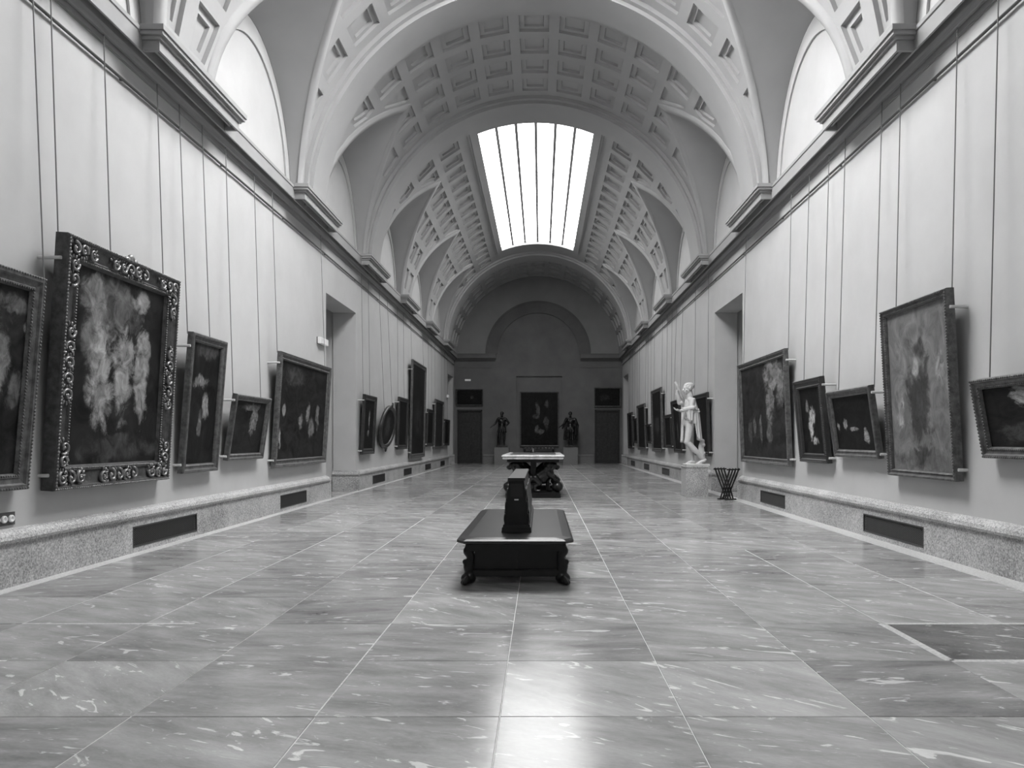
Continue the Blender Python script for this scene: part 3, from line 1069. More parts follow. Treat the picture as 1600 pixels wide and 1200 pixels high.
def scroll_mesh():
    """a carved acanthus scroll: spiral with leaf bulbs"""
    mb = MB()
    pts, rad = [], []
    for k in range(30):
        t = k / 29; a = 2.4 * pi * t
        r = 0.075 * (1 - t) + 0.012
        pts.append((r * cos(a), -0.012 - 0.012 * sin(pi * t), r * sin(a))); rad.append(0.020 * (1 - 0.55 * t))
    mb.tube(pts, rad, 6)
    mb.sphere((0, -0.02, 0), (0.022, 0.016, 0.022), None, 8, 6)
    for k in range(5):
        a = -0.5 - k * 0.55
        mb.sphere((0.10 * cos(a), -0.006, 0.10 * sin(a)), (0.034, 0.012, 0.016), Matrix.Rotation(-a, 3, 'Y'), 8, 5)
    return mb.mesh('scroll_ornament', True)
SCROLL = scroll_mesh(); SCROLL.materials.append(M['gilt'])

WIRE_TOP = 5.84
def painting(label, s, ya, yb, z0, z1, lean, canvas, fw=0.13, frame='frame_mid', wires=(0.04, 0.9), style='plain', ft=0.085, bottom=0.13, pegs=True, oval=False, group=None, side_wall=True, loc=None, w=None):
    if side_wall:
        yc = (ya + yb) / 2; w = yb - ya
        ang = math.atan2(lean, z1 - z0)
        root = thing('painting', label, 'painting', (s * (W - bottom + ft * 0.5), yc, z0), (ang, 0, pi / 2 if s < 0 else -pi / 2), group)
    else:
        ang = math.atan2(lean, z1 - z0)
        root = thing('painting', label, 'painting', loc, (ang, 0, 0), group)
    h = sqrt((z1 - z0) ** 2 + lean ** 2)
    yf, ybk = -ft * 0.5, ft * 0.5
    fm = M[frame]
    if oval:
        n = 56
        def orow(mb, k, y): return [mb.bm.verts.new(((w/2 - k) * cos(2*pi*i/n), y, h/2 + (h/2 - k) * sin(2*pi*i/n))) for i in range(n)]
        mb = MB()
        prof = [(0, ybk), (0, yf + 0.03), (0.03, yf), (0.06, yf - 0.015), (0.10, yf + 0.02), (fw, yf + 0.045), (fw, ybk)]
        rings = [orow(mb, k, y) for k, y in prof]
        for a, b_ in zip(rings, rings[1:] + rings[:1]):
            for i in range(n): mb.bm.faces.new((a[i], a[(i+1) % n], b_[(i+1) % n], b_[i]))
        mb.obj('frame', fm, root, True)
        mb = MB(); r_ = orow(mb, fw - 0.005, yf + 0.05); mb.bm.faces.new(r_); me = mb.mesh('canvas')
        for x, zz in ((0, h), (0, 0)):
            mb = MB(); mb.sphere((x, yf, zz), (0.11, 0.03, 0.06)); mb.sphere((x, yf, zz + (0.05 if zz else -0.05)), (0.05, 0.03, 0.05)); mb.obj('crest', fm, root, True)
    else:
        mb = MB()
        if style == 'ornate':
            prof = [(0, ybk), (0, yf), (0.012, yf - 0.022), (0.035, yf - 0.022), (0.05, yf), (0.075, yf + 0.012), (fw - 0.075, yf + 0.030), (fw - 0.055, yf + 0.012), (fw - 0.02, yf + 0.03), (fw, yf + 0.06), (fw, ybk)]
        else:
            prof = [(0, ybk), (0, yf + 0.012), (0.012, yf), (fw * 0.32, yf), (fw * 0.42, yf + 0.02), (fw * 0.72, yf + 0.028), (fw * 0.78, yf + 0.018), (fw * 0.92, yf + 0.03), (fw, yf + 0.05), (fw, ybk)]
        frame_loop(mb, w, h, prof)
        mb.obj('frame', fm, root)
        mb = MB()
        a = w / 2 - fw + 0.004
        mb.bm.faces.new([mb.bm.verts.new(v) for v in ((-a, yf + 0.056, fw - 0.004), (a, yf + 0.056, fw - 0.004), (a, yf + 0.056, h - fw + 0.004), (-a, yf + 0.056, h - fw + 0.004))])
        mb.box((-a, yf + 0.058, fw - 0.004), (a, ybk - 0.004, h - fw + 0.004))
        me = mb.mesh('canvas')
        if style in ('beaded', 'ornate'):
            beads(w, h, 0.016, yf - (0.022 if style == 'ornate' else 0.0), 0.011, 0.034, root, M['gilt'] if style == 'ornate' else fm)
            beads(w, h, fw - (0.035 if style == 'ornate' else 0.02), yf + (0.014 if style == 'ornate' else 0.022), 0.010, 0.03, root, M['gilt'] if style == 'ornate' else fm)
    uvl = me.uv_layers.new(name='UVMap')
    flip = 1
    for lp in me.loops:
        co = me.vertices[lp.vertex_index].co
        uvl.data[lp.index].uv = ((co.x + w / 2) / w, co.z / h)
    link('canvas', me, canvas, root)
    if style == 'ornate':
        spots = []
        for zz in (0.12, 0.28, 0.43): spots += [(-w/2 + 0.125, zz), (-w/2 + 0.125, h - zz), (w/2 - 0.125, zz), (w/2 - 0.125, h - zz)]
        for k in (-2, -1, 0, 1, 2): spots += [(-w/2 + 0.125, h / 2 + k * 0.16), (w/2 - 0.125, h / 2 + k * 0.16)]
        for xx in (0.26, 0.42): spots += [(-w/2 + xx, 0.12), (-w/2 + xx, h - 0.12), (w/2 - xx, 0.12), (w/2 - xx, h - 0.12)]
        for k in (-2, -1, 0, 1, 2): spots += [(k * 0.15, 0.12), (k * 0.15, h - 0.12)]
        for i, (x, z) in enumerate(spots):
            o = link('scroll_ornament', SCROLL, None, root, (x, yf + 0.012, z))
            o.rotation_euler = (0, random.choice((0, pi/2, pi, -pi/2)) + random.uniform(-.4, .4), 0); o.scale = (random.choice((-1, 1)) * 0.8, 1.1, 0.8)
        mb = MB(); mb.sphere((0.0, yf, h + 0.01), (0.06, 0.035, 0.05)); mb.sphere((0.08, yf, h - 0.01), (0.05, 0.03, 0.03)); mb.sphere((-0.08, yf, h - 0.01), (0.05, 0.03, 0.03))
        mb.obj('crest', M['gilt'], root, True)
    if not side_wall: return root
    inv = local_matrix(root).inverted()
    for f in wires:
        yy = ya + (yb - ya) * f
        px = s * (W - bottom - lean * 0.96 + ft)
        p0 = Vector((s * (W - 0.075), yy, WIRE_TOP)); p1 = Vector((px, yy, z1 - 0.03 - (h * (0.5 - sqrt(max(0, .25 - (f - .5) ** 2))) if oval else 0)))
        mb = MB(); mb.tube([inv @ p0, inv @ p1], 0.0065 if yc < 17 else 0.006, 6)
        mb.obj('hanging_wire', M['wire'], root)
    if pegs:
        near = 0.0
        for zz in (z0 + (z1 - z0) * 0.9, z0 + (z1 - z0) * 0.06):
            yy = ya - 0.015
            st = bottom + lean * (zz - z0) / (z1 - z0)
            mb = MB(); mb.tube([inv @ Vector((s * W, yy, zz)), inv @ Vector((s * (W - st + ft * 0.35), yy, zz))], 0.018, 8)
            mb.obj('spacer', M['peg'], root)
    return root

cm = canvas_mat
painting('gilt framed dark painting cut off by the left edge of the picture', -1, 5.35, 7.01, 0.89, 2.86, 0.17,
         cm('canvas_a', 0.012, 0.05, [(0.93, 0.74, 0.05, 0.05, 0.45), (0.97, 0.90, 0.03, 0.07, 0.3), (0.86, 0.45, 0.06, 0.10, 0.12), (0.80, 0.85, 0.12, 0.05, 0.12), (0.70, 0.6, 0.1, 0.2, 0.2)], 3, 1.1), 0.15, 'frame_mid', (0.55, 1.07), 'beaded', ft=0.10)
painting('largest near painting on the left wall, in an ornate carved gilt frame with scrolls', -1, 7.35, 9.61, 0.845, 3.39, 0.15,
         cm('canvas_b', 0.010, 0.035, [(0.46, 0.78, 0.20, 0.18, 0.11), (0.30, 0.62, 0.14, 0.18, 0.16), (0.34, 0.46, 0.10, 0.24, 0.30), (0.52, 0.50, 0.11, 0.22, 0.28), (0.71, 0.48, 0.075, 0.22, 0.26), (0.24, 0.80, 0.10, 0.09, 0.20), (0.66, 0.84, 0.09, 0.035, 0.24), (0.5, 0.16, 0.4, 0.06, 0.05)], 3, 2.3, 0.16), 0.25, 'frame_dark', (0.02, 0.42, 0.93), 'ornate', ft=0.12)
painting('tall narrow dark painting right of the ornately framed one on the left wall', -1, 10.03, 11.12, 0.895, 2.80, 0.15,
         cm('canvas_c', 0.010, 0.03, [(0.38, 0.66, 0.2, 0.06, 0.22), (0.58, 0.50, 0.10, 0.10, 0.26), (0.42, 0.34, 0.06, 0.10, 0.15), (0.55, 0.9, 0.3, 0.08, 0.07)], 3, 3.7), 0.12, 'frame_mid', (0.0, 0.62), 'plain')
painting('small low landscape painting tilted forward, between two bigger paintings on the left wall', -1, 11.48, 12.94, 1.03, 2.06, 0.15,
         cm('canvas_d', 0.012, 0.04, [(0.62, 0.62, 0.12, 0.22, 0.20), (0.5, 0.82, 0.25, 0.08, 0.15), (0.3, 0.6, 0.08, 0.3, 0.012)], 3, 4.9), 0.10, 'frame_mid', (0.02, 0.8), 'plain')
painting('large wide dark painting just left of the left doorway', -1, 13.50, 16.70, 0.845, 2.95, 0.13,
         cm('canvas_e', 0.012, 0.04, [(0.14, 0.5, 0.035, 0.06, 0.22), (0.09, 0.26, 0.02, 0.10, 0.28), (0.46, 0.42, 0.05, 0.08, 0.20), (0.58, 0.5, 0.04, 0.10, 0.2), (0.66, 0.36, 0.06, 0.10, 0.16), (0.8, 0.46, 0.04, 0.12, 0.16), (0.3, 0.82, 0.2, 0.1, 0.05)], 5, 6.1), 0.14, 'frame_mid', (0.0, 0.93), 'beaded')
painting('dark framed painting just beyond the left doorway, with a scrolled top', -1, 20.15, 21.6, 0.95, 2.58, 0.08,
         cm('canvas_f', 0.010, 0.02, [(0.55, 0.62, 0.07, 0.16, 0.26), (0.52, 0.36, 0.08, 0.05, 0.2)], 4, 7.3), 0.15, 'frame_black', (0.05, 0.6), 'plain', pegs=True)
painting('oval dark painting on the left wall', -1, 22.1, 24.25, 1.08, 2.40, 0.20,
         cm('canvas_g', 0.012, 0.03, [(0.5, 0.5, 0.2, 0.3, 0.05)], 4, 8.2), 0.13, 'frame_black', (0.15, 0.7), oval=True, pegs=False)
painting('dark upright painting between the oval one and the tallest one on the left wall', -1, 25.2, 26.9, 1.02, 2.8, 0.06,
         cm('canvas_h', 0.010, 0.02, [], 4, 9.4), 0.14, 'frame_black', (0.05, 0.7))
painting('tallest dark painting on the left wall, reaching high above its neighbours', -1, 27.7, 30.95, 0.65, 4.33, 0.08,
         cm('canvas_i', 0.014, 0.03, [(0.5, 0.4, 0.3, 0.2, 0.03)], 4, 10.4), 0.16, 'frame_mid', (0.05, 0.9))
painting('small dark painting next beyond the tallest one on the left wall', -1, 31.65, 33.5, 1.06, 2.66, 0.05,
         cm('canvas_j', 0.010, 0.02, [], 4, 11.7), 0.14, 'frame_black', (0.3, 0.8))
painting('grey upright painting second from the far end of the left wall', -1, 33.95, 36.8, 0.92, 3.2, 0.05,
         cm('canvas_k', 0.03, 0.05, [], 4, 12.9), 0.12, 'frame_mid', (0.1, 0.85))
painting('last dark painting at the far end of the left wall', -1, 37.3, 39.3, 1.05, 2.38, 0.04,
         cm('canvas_l', 0.010, 0.02, [], 4, 13.9), 0.12, 'frame_black', (0.2, 0.8))

painting('low wide landscape cut off by the right edge of the picture', 1, 5.75, 7.62, 1.17, 1.96, 0.14,
         cm('canvas_m', 0.010, 0.025, [(0.40, 0.72, 0.10, 0.10, 0.40), (0.30, 0.3, 0.2, 0.12, 0.05), (0.42, 0.85, 0.12, 0.06, 0.2)], 4, 15.1), 0.11, 'frame_mid', (0.12, 0.9), 'beaded', ft=0.10)
painting('tall pale toned painting of clouds nearest the camera on the right wall', 1, 8.12, 9.69, 0.895, 3.0, 0.11,
         cm('canvas_n', 0.26, 0.26, [(0.5, 0.45, 0.19, 0.30, 0.035), (0.52, 0.72, 0.09, 0.07, 0.06), (0.46, 0.63, 0.06, 0.09, 0.30), (0.2, 0.38, 0.07, 0.10, 0.30), (0.82, 0.6, 0.07, 0.10, 0.26), (0.5, 0.10, 0.4, 0.07, 0.10), (0.52, 0.13, 0.10, 0.07, 0.05)], 3, 16.3, 0.14), 0.085, 'frame_mid', (0.03, 0.85), 'beaded', ft=0.10)
painting('small squarish dark painting on the right wall, between the narrow and the pale one', 1, 9.97, 11.47, 1.095, 2.08, 0.14,
         cm('canvas_o', 0.010, 0.025, [(0.3, 0.48, 0.05, 0.09, 0.30), (0.5, 0.40, 0.10, 0.04, 0.26), (0.75, 0.30, 0.06, 0.10, 0.30), (0.15, 0.46, 0.04, 0.06, 0.2)], 4, 17.7), 0.11, 'frame_mid', (0.0, 0.8), 'plain')
painting('narrow dark painting with a pale patch on the right wall, next to the large one', 1, 11.74, 12.98, 0.975, 2.35, 0.13,
         cm('canvas_p', 0.010, 0.02, [(0.5, 0.55, 0.12, 0.12, 0.5), (0.42, 0.40, 0.08, 0.14, 0.5), (0.55, 0.26, 0.10, 0.05, 0.42), (0.36, 0.66, 0.06, 0.08, 0.2)], 4, 18.9), 0.15, 'frame_black', (0.05, 0.75), 'beaded')
painting('large wooded landscape painting just right of the right doorway', 1, 13.58, 16.80, 0.86, 3.01, 0.09,
         cm('canvas_q', 0.02, 0.05, [(0.72, 0.8, 0.25, 0.16, 0.22), (0.65, 0.55, 0.09, 0.20, 0.20), (0.86, 0.7, 0.1, 0.16, 0.2), (0.48, 0.62, 0.09, 0.34, 0.018), (0.3, 0.7, 0.09, 0.3, 0.02), (0.3, 0.36, 0.04, 0.13, 0.15), (0.45, 0.33, 0.03, 0.12, 0.14), (0.62, 0.28, 0.05, 0.10, 0.12), (0.2, 0.3, 0.05, 0.13, 0.08)], 5, 20.1), 0.13, 'frame_mid', (0.0, 0.93), 'beaded')
painting('dark painting partly hidden behind the white marble statue', 1, 20.10, 22.2, 0.90, 2.63, 0.06,
         cm('canvas_r', 0.010, 0.02, [], 4, 21.1), 0.12, 'frame_black', (0.08, 0.9))
painting('dark upright painting left of the white statue, level with its extended hand', 1, 23.85, 25.25, 0.92, 2.64, 0.13,
         cm('canvas_s', 0.010, 0.03, [(0.5, 0.4, 0.1, 0.2, 0.08)], 4, 22.7), 0.12, 'frame_black', (0.05, 0.85))
painting('lower small dark painting second to the left of the white statue', 1, 25.77, 27.2, 1.05, 2.23, 0.06,
         cm('canvas_t', 0.012, 0.02, [], 4, 23.3), 0.11, 'frame_black', (0.1, 0.8))
painting('tallest dark painting on the far part of the right wall', 1, 27.82, 30.28, 0.88, 3.31, 0.06,
         cm('canvas_u', 0.014, 0.03, [(0.5, 0.4, 0.2, 0.2, 0.05)], 4, 24.9), 0.14, 'frame_mid', (0.05, 0.85))
painting('very small dark painting in the middle of the far right row', 1, 30.6, 32.0, 1.19, 2.0, 0.04,
         cm('canvas_v', 0.010, 0.02, [], 4, 25.7), 0.10, 'frame_black', (0.2, 0.8))
painting('dark upright painting third from the far end of the right wall', 1, 32.2, 34.75, 0.88, 2.92, 0.06,
         cm('canvas_w', 0.012, 0.03, [], 4, 26.6), 0.13, 'frame_mid', (0.05, 0.85))
painting('small dark painting second from the far end of the right wall', 1, 34.95, 36.45, 1.19, 2.36, 0.04,
         cm('canvas_x', 0.010, 0.02, [], 4, 27.5), 0.11, 'frame_black', (0.2, 0.8))
painting('last dark painting at the far end of the right wall', 1, 36.8, 38.6, 0.9, 2.71, 0.05,
         cm('canvas_y', 0.012, 0.02, [], 4, 28.4), 0.12, 'frame_black', (0.1, 0.8))
# on the end wall
painting('large dark altarpiece painting hung in the central niche of the end wall', 0, 0, 0, 0.0, 3.10, 0.06,
         cm('canvas_z', 0.006, 0.018, [(0.46, 0.68, 0.06, 0.16, 0.10), (0.42, 0.55, 0.12, 0.05, 0.07), (0.7, 0.76, 0.06, 0.08, 0.08), (0.5, 0.28, 0.12, 0.05, 0.12), (0.45, 0.33, 0.05, 0.05, 0.12), (0.68, 0.45, 0.07, 0.12, 0.06)], 5, 30.2), 0.07, 'frame_mid', (), side_wall=False, loc=(0.07, Y1 + 0.04, 0.97), w=2.2)
painting('small dark painting over the left door of the end wall', 0, 0, 0, 0.0, 0.93, 0.03,
         cm('canvas_za', 0.006, 0.018, [(0.6, 0.5, 0.06, 0.12, 0.06)], 5, 31.2), 0.07, 'frame_dark', (), side_wall=False, loc=(-3.88, Y1 - 0.09, 3.27), w=1.52)
painting('small dark painting over the right door of the end wall', 0, 0, 0, 0.0, 1.1, 0.03,
         cm('canvas_zb', 0.008, 0.02, [(0.4, 0.5, 0.2, 0.2, 0.03)], 5, 32.2), 0.07, 'frame_mid', (), side_wall=False, loc=(3.92, Y1 - 0.09, 3.2), w=1.52)

# ------------------------------------------------------------------ the long double bench in the foreground
def build_bench():
    b = thing('gallery_bench', 'black carved double-sided bench with a tall tapering back, standing in the foreground', 'bench', (-0.085, 6.75, 0))
    L, hw, ch, zt = 3.0, 0.535, 0.075, 0.456
    mb = MB()
    def ring(ins, z, c=ch):
        x = hw - ins
        pts = [(-x + c, ins), (x - c, ins), (x, ins + c * 1.6), (x, L - ins - c * 1.6), (x - c, L - ins), (-x + c, L - ins), (-x, L - ins - c * 1.6), (-x, ins + c * 1.6)]
        return [mb.bm.verts.new((px, py, z)) for px, py in pts]
    levels = [ring(0.03, zt - 0.055), ring(0.0, zt - 0.045), ring(0.0, zt - 0.022), ring(0.02, zt - 0.008), ring(0.10, zt), ]
    for a, c in zip(levels[:-1], levels[1:]):
        for i in range(8):
            j = (i + 1) % 8
            mb.bm.faces.new((a[i], a[j], c[j], c[i]))
    mb.bm.faces.new(levels[0][::-1]); mb.bm.faces.new(levels[-1])
    mb.obj('seat', M['wood_seat'], b)
    # apron below the seat
    for x0, x1, y0, y1 in ((-0.45, 0.45, 0.10, 0.14), (-0.45, 0.45, L - 0.14, L - 0.10), (-0.45, -0.41, 0.14, L - 0.14), (0.41, 0.45, 0.14, L - 0.14)):
        mb = MB(); mb.box((x0, y0, 0.33), (x1, y1, 0.402)); mb.obj('apron', M['wood_black'], b)
    # carved legs: scroll knee, waist, hairy shank and ball-like paw
    mb = MB()
    mb.cap((0, 0, 0.33), 0.050, (0.0, 0, 0.36), 0.045)
    mb.cap((0.012, 0, 0.31), 0.052, (-0.012, 0, 0.25), 0.036)
    mb.cap((-0.012, 0, 0.25), 0.036, (0.010, 0, 0.17), 0.052)
    mb.cap((0.010, 0, 0.17), 0.052, (0.0, 0, 0.10), 0.046)
    mb.cap((0, 0, 0.065), 0.062, (0.03, -0.005, 0.055), 0.054)
    for k in range(4):
        a = -0.9 + k * 0.6
        mb.cap((0.03 * cos(a), 0.035 * sin(a) - 0.03, 0.06), 0.026, (0.05 * cos(a) + 0.01, 0.05 * sin(a) - 0.045, 0.028), 0.024)
    for k in range(3): mb.sphere((0.045 - 0.01 * k, 0, 0.21 - 0.035 * k), 0.026)
    leg = organic(mb, 'leg', 0.008, 3)
    leg.materials.append(M['wood_black'])
    zmin = min(v.co.z for v in leg.vertices)
    for v in leg.vertices: v.co.z -= zmin
    for sx in (-1, 1):
        for yy in (0.26, L / 2, L - 0.26):
            o = link('leg', leg, None, b, (sx * 0.43, yy, 0)); o.scale = (sx, 1, 1)
    for yy in (0.26, L / 2, L - 0.26):
        mb = MB(); mb.box((-0.40, yy - 0.03, 0.075), (0.40, yy + 0.03, 0.13)); mb.obj('stretcher', M['wood_black'], b)
    mb = MB(); mb.box((-0.035, 0.29, 0.08), (0.035, L - 0.29, 0.125)); mb.obj('stretcher', M['wood_black'], b)
    mb = MB(); mb.box((-0.02, 0.28, 0.125), (0.02, L - 0.28, 0.402)); mb.obj('spine_board', M['wood_black'], b)
    for yy in (0.30, L - 0.32):
        mb = MB(); mb.box((-0.39, yy, 0.13), (0.39, yy + 0.02, 0.402)); mb.obj('end_board', M['wood_black'], b)
    # tapering back
    y0, y1, zb, ztop = 0.48, L - 0.28, zt, 0.955
    def tap(mb, y0, y1, z0, z1, w0, w1):
        vs = [mb.bm.verts.new(v) for v in ((-w0, y0, z0), (w0, y0, z0), (w0, y1, z0), (-w0, y1, z0), (-w1, y0, z1), (w1, y0, z1), (w1, y1, z1), (-w1, y1, z1))]
        for f in ((0,3,2,1),(4,5,6,7),(0,1,5,4),(1,2,6,5),(2,3,7,6),(3,0,4,7)): mb.bm.faces.new([vs[i] for i in f])
    mb = MB(); tap(mb, y0, y1, zb, ztop, 0.125, 0.072)
    bk = mb.obj('backrest', M['wood_black'], b)
    mb = MB(); tap(mb, y0 - 0.025, y1 + 0.025, zb, zb + 0.05, 0.145, 0.138); tap(mb, y0 - 0.014, y1 + 0.014, zb + 0.05, zb + 0.075, 0.132, 0.127); mb.obj('plinth_moulding', M['wood_seat'], bk)
    mb = MB(); tap(mb, y0 - 0.02, y1 + 0.02, ztop, ztop + 0.018, 0.080, 0.086); tap(mb, y0 - 0.02, y1 + 0.02, ztop + 0.018, ztop + 0.026, 0.086, 0.080); mb.obj('cap', M['wood_seat'], bk)
    for yy, sg in ((y0, -1), (y1, 1)):
        mb = MB(); mb.box((-0.058, yy + sg * 0.012 if sg < 0 else yy, ztop - 0.16), (0.058, yy if sg < 0 else yy + sg * 0.012, ztop - 0.03)); mb.obj('end_panel', M['wood_seat'], bk)
        mb = MB(); mb.box((-0.02, min(yy, yy + sg * 0.016), ztop - 0.19), (0.02, max(yy, yy + sg * 0.016), ztop - 0.178)); mb.obj('name_plate', M['peg'], bk)
    # raised panels and scroll brackets on both sloping faces
    for sx in (-1, 1):
        for k in range(3):
            ya = y0 + 0.12 + k * (y1 - y0 - 0.12) / 3; yb = ya + (y1 - y0 - 0.12) / 3 - 0.12
            mb = MB()
            def fx(z): return 0.125 + (0.072 - 0.125) * (z - zb) / (ztop - zb)
            za, zc = zb + 0.12, ztop - 0.09
            vs = []
            for d in (0.0, 0.016):
                for yy, zz in ((ya, za), (yb, za), (yb, zc), (ya, zc)):
                    vs.append(mb.bm.verts.new((sx * (fx(zz) + d), yy, zz)))
            for f in ((4,5,6,7),(0,1,5,4),(1,2,6,5),(2,3,7,6),(3,0,4,7)): mb.bm.faces.new([vs[i] for i in f])
            mb.obj('side_panel', M['wood_black'], bk)
        for yy in (y0 + 0.06, y1 - 0.06):
            mb = MB()
            mb.sphere((sx * 0.114, yy, zb + 0.13), (0.014, 0.04, 0.05)); mb.sphere((sx * 0.102, yy, zb + 0.24), (0.014, 0.035, 0.06)); mb.sphere((sx * 0.089, yy, zb + 0.36), (0.012, 0.03, 0.05))
            mb.obj('carved_bracket', M['wood_black'], bk, True)
    return b
build_bench()

# ------------------------------------------------------------------ marble table on lions
def lion_mesh():
    """lion looking along +x, a forepaw on a ball; origin at the plinth"""
    mb = MB()
    # trunk: deep chest narrowing to the loins
    mb.cap((-0.02, 0, 0.34), 0.14, (0.16, 0, 0.46), 0.165)
    mb.cap((0.12, 0, 0.30), 0.12, (0.20, 0, 0.42), 0.15)
    mb.cap((0.16, 0, 0.47), 0.145, (0.24, 0, 0.58), 0.13)
    mb.sphere((-0.06, 0, 0.27), (0.15, 0.14, 0.21))
    # mane, neck and head
    mb.sphere((0.23, 0, 0.60), (0.14, 0.15, 0.14)); mb.sphere((0.21, 0, 0.52), (0.13, 0.15, 0.16))
    for k in range(9):
        a = 2 * pi * k / 9
        mb.sphere((0.25, 0.12 * cos(a), 0.60 + 0.11 * sin(a)), (0.06, 0.045, 0.05))
    for k in range(7):
        a = 2 * pi * k / 7
        mb.sphere((0.18, 0.125 * cos(a), 0.50 + 0.12 * sin(a)), (0.06, 0.045, 0.055))
    mb.sphere((0.33, 0, 0.60), (0.095, 0.085, 0.085))
    mb.cap((0.37, 0, 0.585), 0.058, (0.43, 0, 0.565), 0.046)
    mb.sphere((0.45, 0, 0.59), (0.02, 0.028, 0.018)); mb.sphere((0.41, 0, 0.525), (0.04, 0.035, 0.02))
    for sy in (-1, 1):
        mb.sphere((0.39, sy * 0.045, 0.625), 0.022); mb.sphere((0.29, sy * 0.085, 0.675), (0.025, 0.02, 0.03))
        # hind leg: thigh, hock, shank, paw
        mb.cap((-0.08, sy * 0.10, 0.32), 0.095, (0.02, sy * 0.12, 0.20), 0.062)
        mb.cap((0.02, sy * 0.12, 0.20), 0.055, (-0.10, sy * 0.12, 0.12), 0.040)
        mb.cap((-0.10, sy * 0.12, 0.12), 0.040, (-0.07, sy * 0.12, 0.035), 0.036)
        mb.cap((-0.07, sy * 0.12, 0.035), 0.036, (0.02, sy * 0.12, 0.03), 0.034)
    # standing foreleg
    mb.cap((0.20, 0.10, 0.42), 0.07, (0.20, 0.11, 0.22), 0.050)
    mb.cap((0.20, 0.11, 0.22), 0.048, (0.21, 0.11, 0.06), 0.038)
    mb.cap((0.21, 0.11, 0.04), 0.042, (0.28, 0.11, 0.032), 0.036)
    # foreleg lifted on the ball
    mb.cap((0.22, -0.10, 0.42), 0.07, (0.32, -0.11, 0.34), 0.052)
    mb.cap((0.32, -0.11, 0.34), 0.048, (0.36, -0.08, 0.27), 0.042)
    mb.cap((0.36, -0.08, 0.27), 0.042, (0.42, -0.06, 0.245), 0.036)
    # tail
    pts = [(-0.17, 0, 0.30), (-0.24, 0.03, 0.20), (-0.22, 0.08, 0.08), (-0.12, 0.16, 0.05)]
    for p, q in zip(pts[:-1], pts[1:]): mb.cap(p, 0.022, q, 0.02)
    mb.sphere(pts[-1], (0.05, 0.03, 0.03))
    return organic(mb, 'lion', 0.011, 3)
def build_table():
    cx, ya, yb = -0.03, 17.15, 20.65
    t = thing('lion_table', 'long marble-topped table carried by dark bronze lions behind the bench', 'table', (cx, (ya + yb) / 2, 0))
    L = (yb - ya) / 2
    mb = MB()
    prof = [(0.66, 0.895), (0.68, 0.90), (0.695, 0.905), (0.70, 0.925), (0.695, 0.94), (0.68, 0.945), (0.68, 0.95), (0.715, 0.955), (0.72, 0.965), (0.72, 0.985), (0.71, 0.995), (0.68, 1.0)]
    rings = []
    for hx, z in prof:
        k = hx - 0.72
        rings.append([mb.bm.verts.new(v) for v in ((-hx, -L - k, z), (hx, -L - k, z), (hx, L + k, z), (-hx, L + k, z))])
    for a, c in zip(rings[:-1], rings[1:]):
        for i in range(4): mb.bm.faces.new((a[i], a[(i+1) % 4], c[(i+1) % 4], c[i]))
    mb.bm.faces.new(rings[0][::-1]); mb.bm.faces.new(rings[-1])
    top = mb.obj('marble_top', M['slab'], t)
    mb = MB(); mb.box((-0.56, -L + 0.14, 0.999), (0.56, L - 0.14, 1.0015)); mb.obj('inlay_panel', M['bronze'], top)
    mb = MB(); mb.box((-0.60, -L + 0.10, 0.83), (0.60, L - 0.10, 0.895)); mb.obj('apron', M['wood_black'], t)
    lm = lion_mesh(); lm.materials.append(M['bronze'])
    ball = MB(); ball.sphere((0, 0, 0), 0.125, None, 20, 14); bme = ball.mesh('ball', True); bme.materials.append(M['bronze'])
    for yy in (-L + 0.45, L - 0.45):
        mb = MB(); mb.box((-0.64, yy - 0.30, 0), (0.64, yy + 0.30, 0.10)); mb.box((-0.61, yy - 0.27, 0.10), (0.61, yy + 0.27, 0.125)); mb.obj('plinth', M['wood_black'], t)
        for sx in (-1, 1):
            l = link('lion', lm, None, t, (sx * 0.13, yy, 0.125), (0, 0, 0))
            l.scale = (sx * 1.05, 1.15, 1.02)
            link('ball', bme, None, l, (0.42, -0.06, 0.122))
        mb = MB(); mb.box((-0.06, yy - 0.12, 0.125), (0.06, yy + 0.12, 0.83)); mb.obj('support_post', M['wood_black'], t)
    mb = MB(); mb.box((-0.09, -L + 0.7, 0.02), (0.09, L - 0.7, 0.09)); mb.obj('stretcher', M['wood_black'], t)
    # small domed dark object at the far end of the table top
    mb = MB(); mb.lathe([(0.0001, 0), (0.085, 0.0), (0.085, 0.012), (0.078, 0.04), (0.06, 0.075), (0.03, 0.095), (0.012, 0.10), (0.012, 0.115), (0.0001, 0.118)], 24)
    o = mb.obj('domed_box', M['bronze'], None, True, (cx - 0.03, 20.3, 1.002))
    tag(o, 'small dark domed box on the far end of the marble table', 'box')
build_table()

# ------------------------------------------------------------------ marble statue on granite pedestal
def pedestal(label, x, y, w, d, h, mat):
    p = thing('pedestal', label, 'pedestal', (x, y, 0))
    mb = MB(); mb.box((-w/2, -d/2, 0), (w/2, d/2, h - 0.04)); mb.obj('block', mat, p)
    mb = MB()
    r = []
    for k, z in ((0.0, h - 0.04), (0.012, h - 0.03), (0.012, h - 0.01), (0.0, h)):
        r.append([mb.bm.verts.new(v) for v in ((-w/2 - k, -d/2 - k, z), (w/2 + k, -d/2 - k, z), (w/2 + k, d/2 + k, z), (-w/2 - k, d/2 + k, z))])
    for a, c in zip(r[:-1], r[1:]):
        for i in range(4): mb.bm.faces.new((a[i], a[(i+1) % 4], c[(i+1) % 4], c[i]))
    mb.bm.faces.new(r[0][::-1]); mb.bm.faces.new(r[-1])
    mb.obj('top_slab', mat, p)
    return p
pedestal('speckled granite pedestal under the white marble statue', 3.86, 18.07, 0.52, 0.64, 0.72, M['granite'])

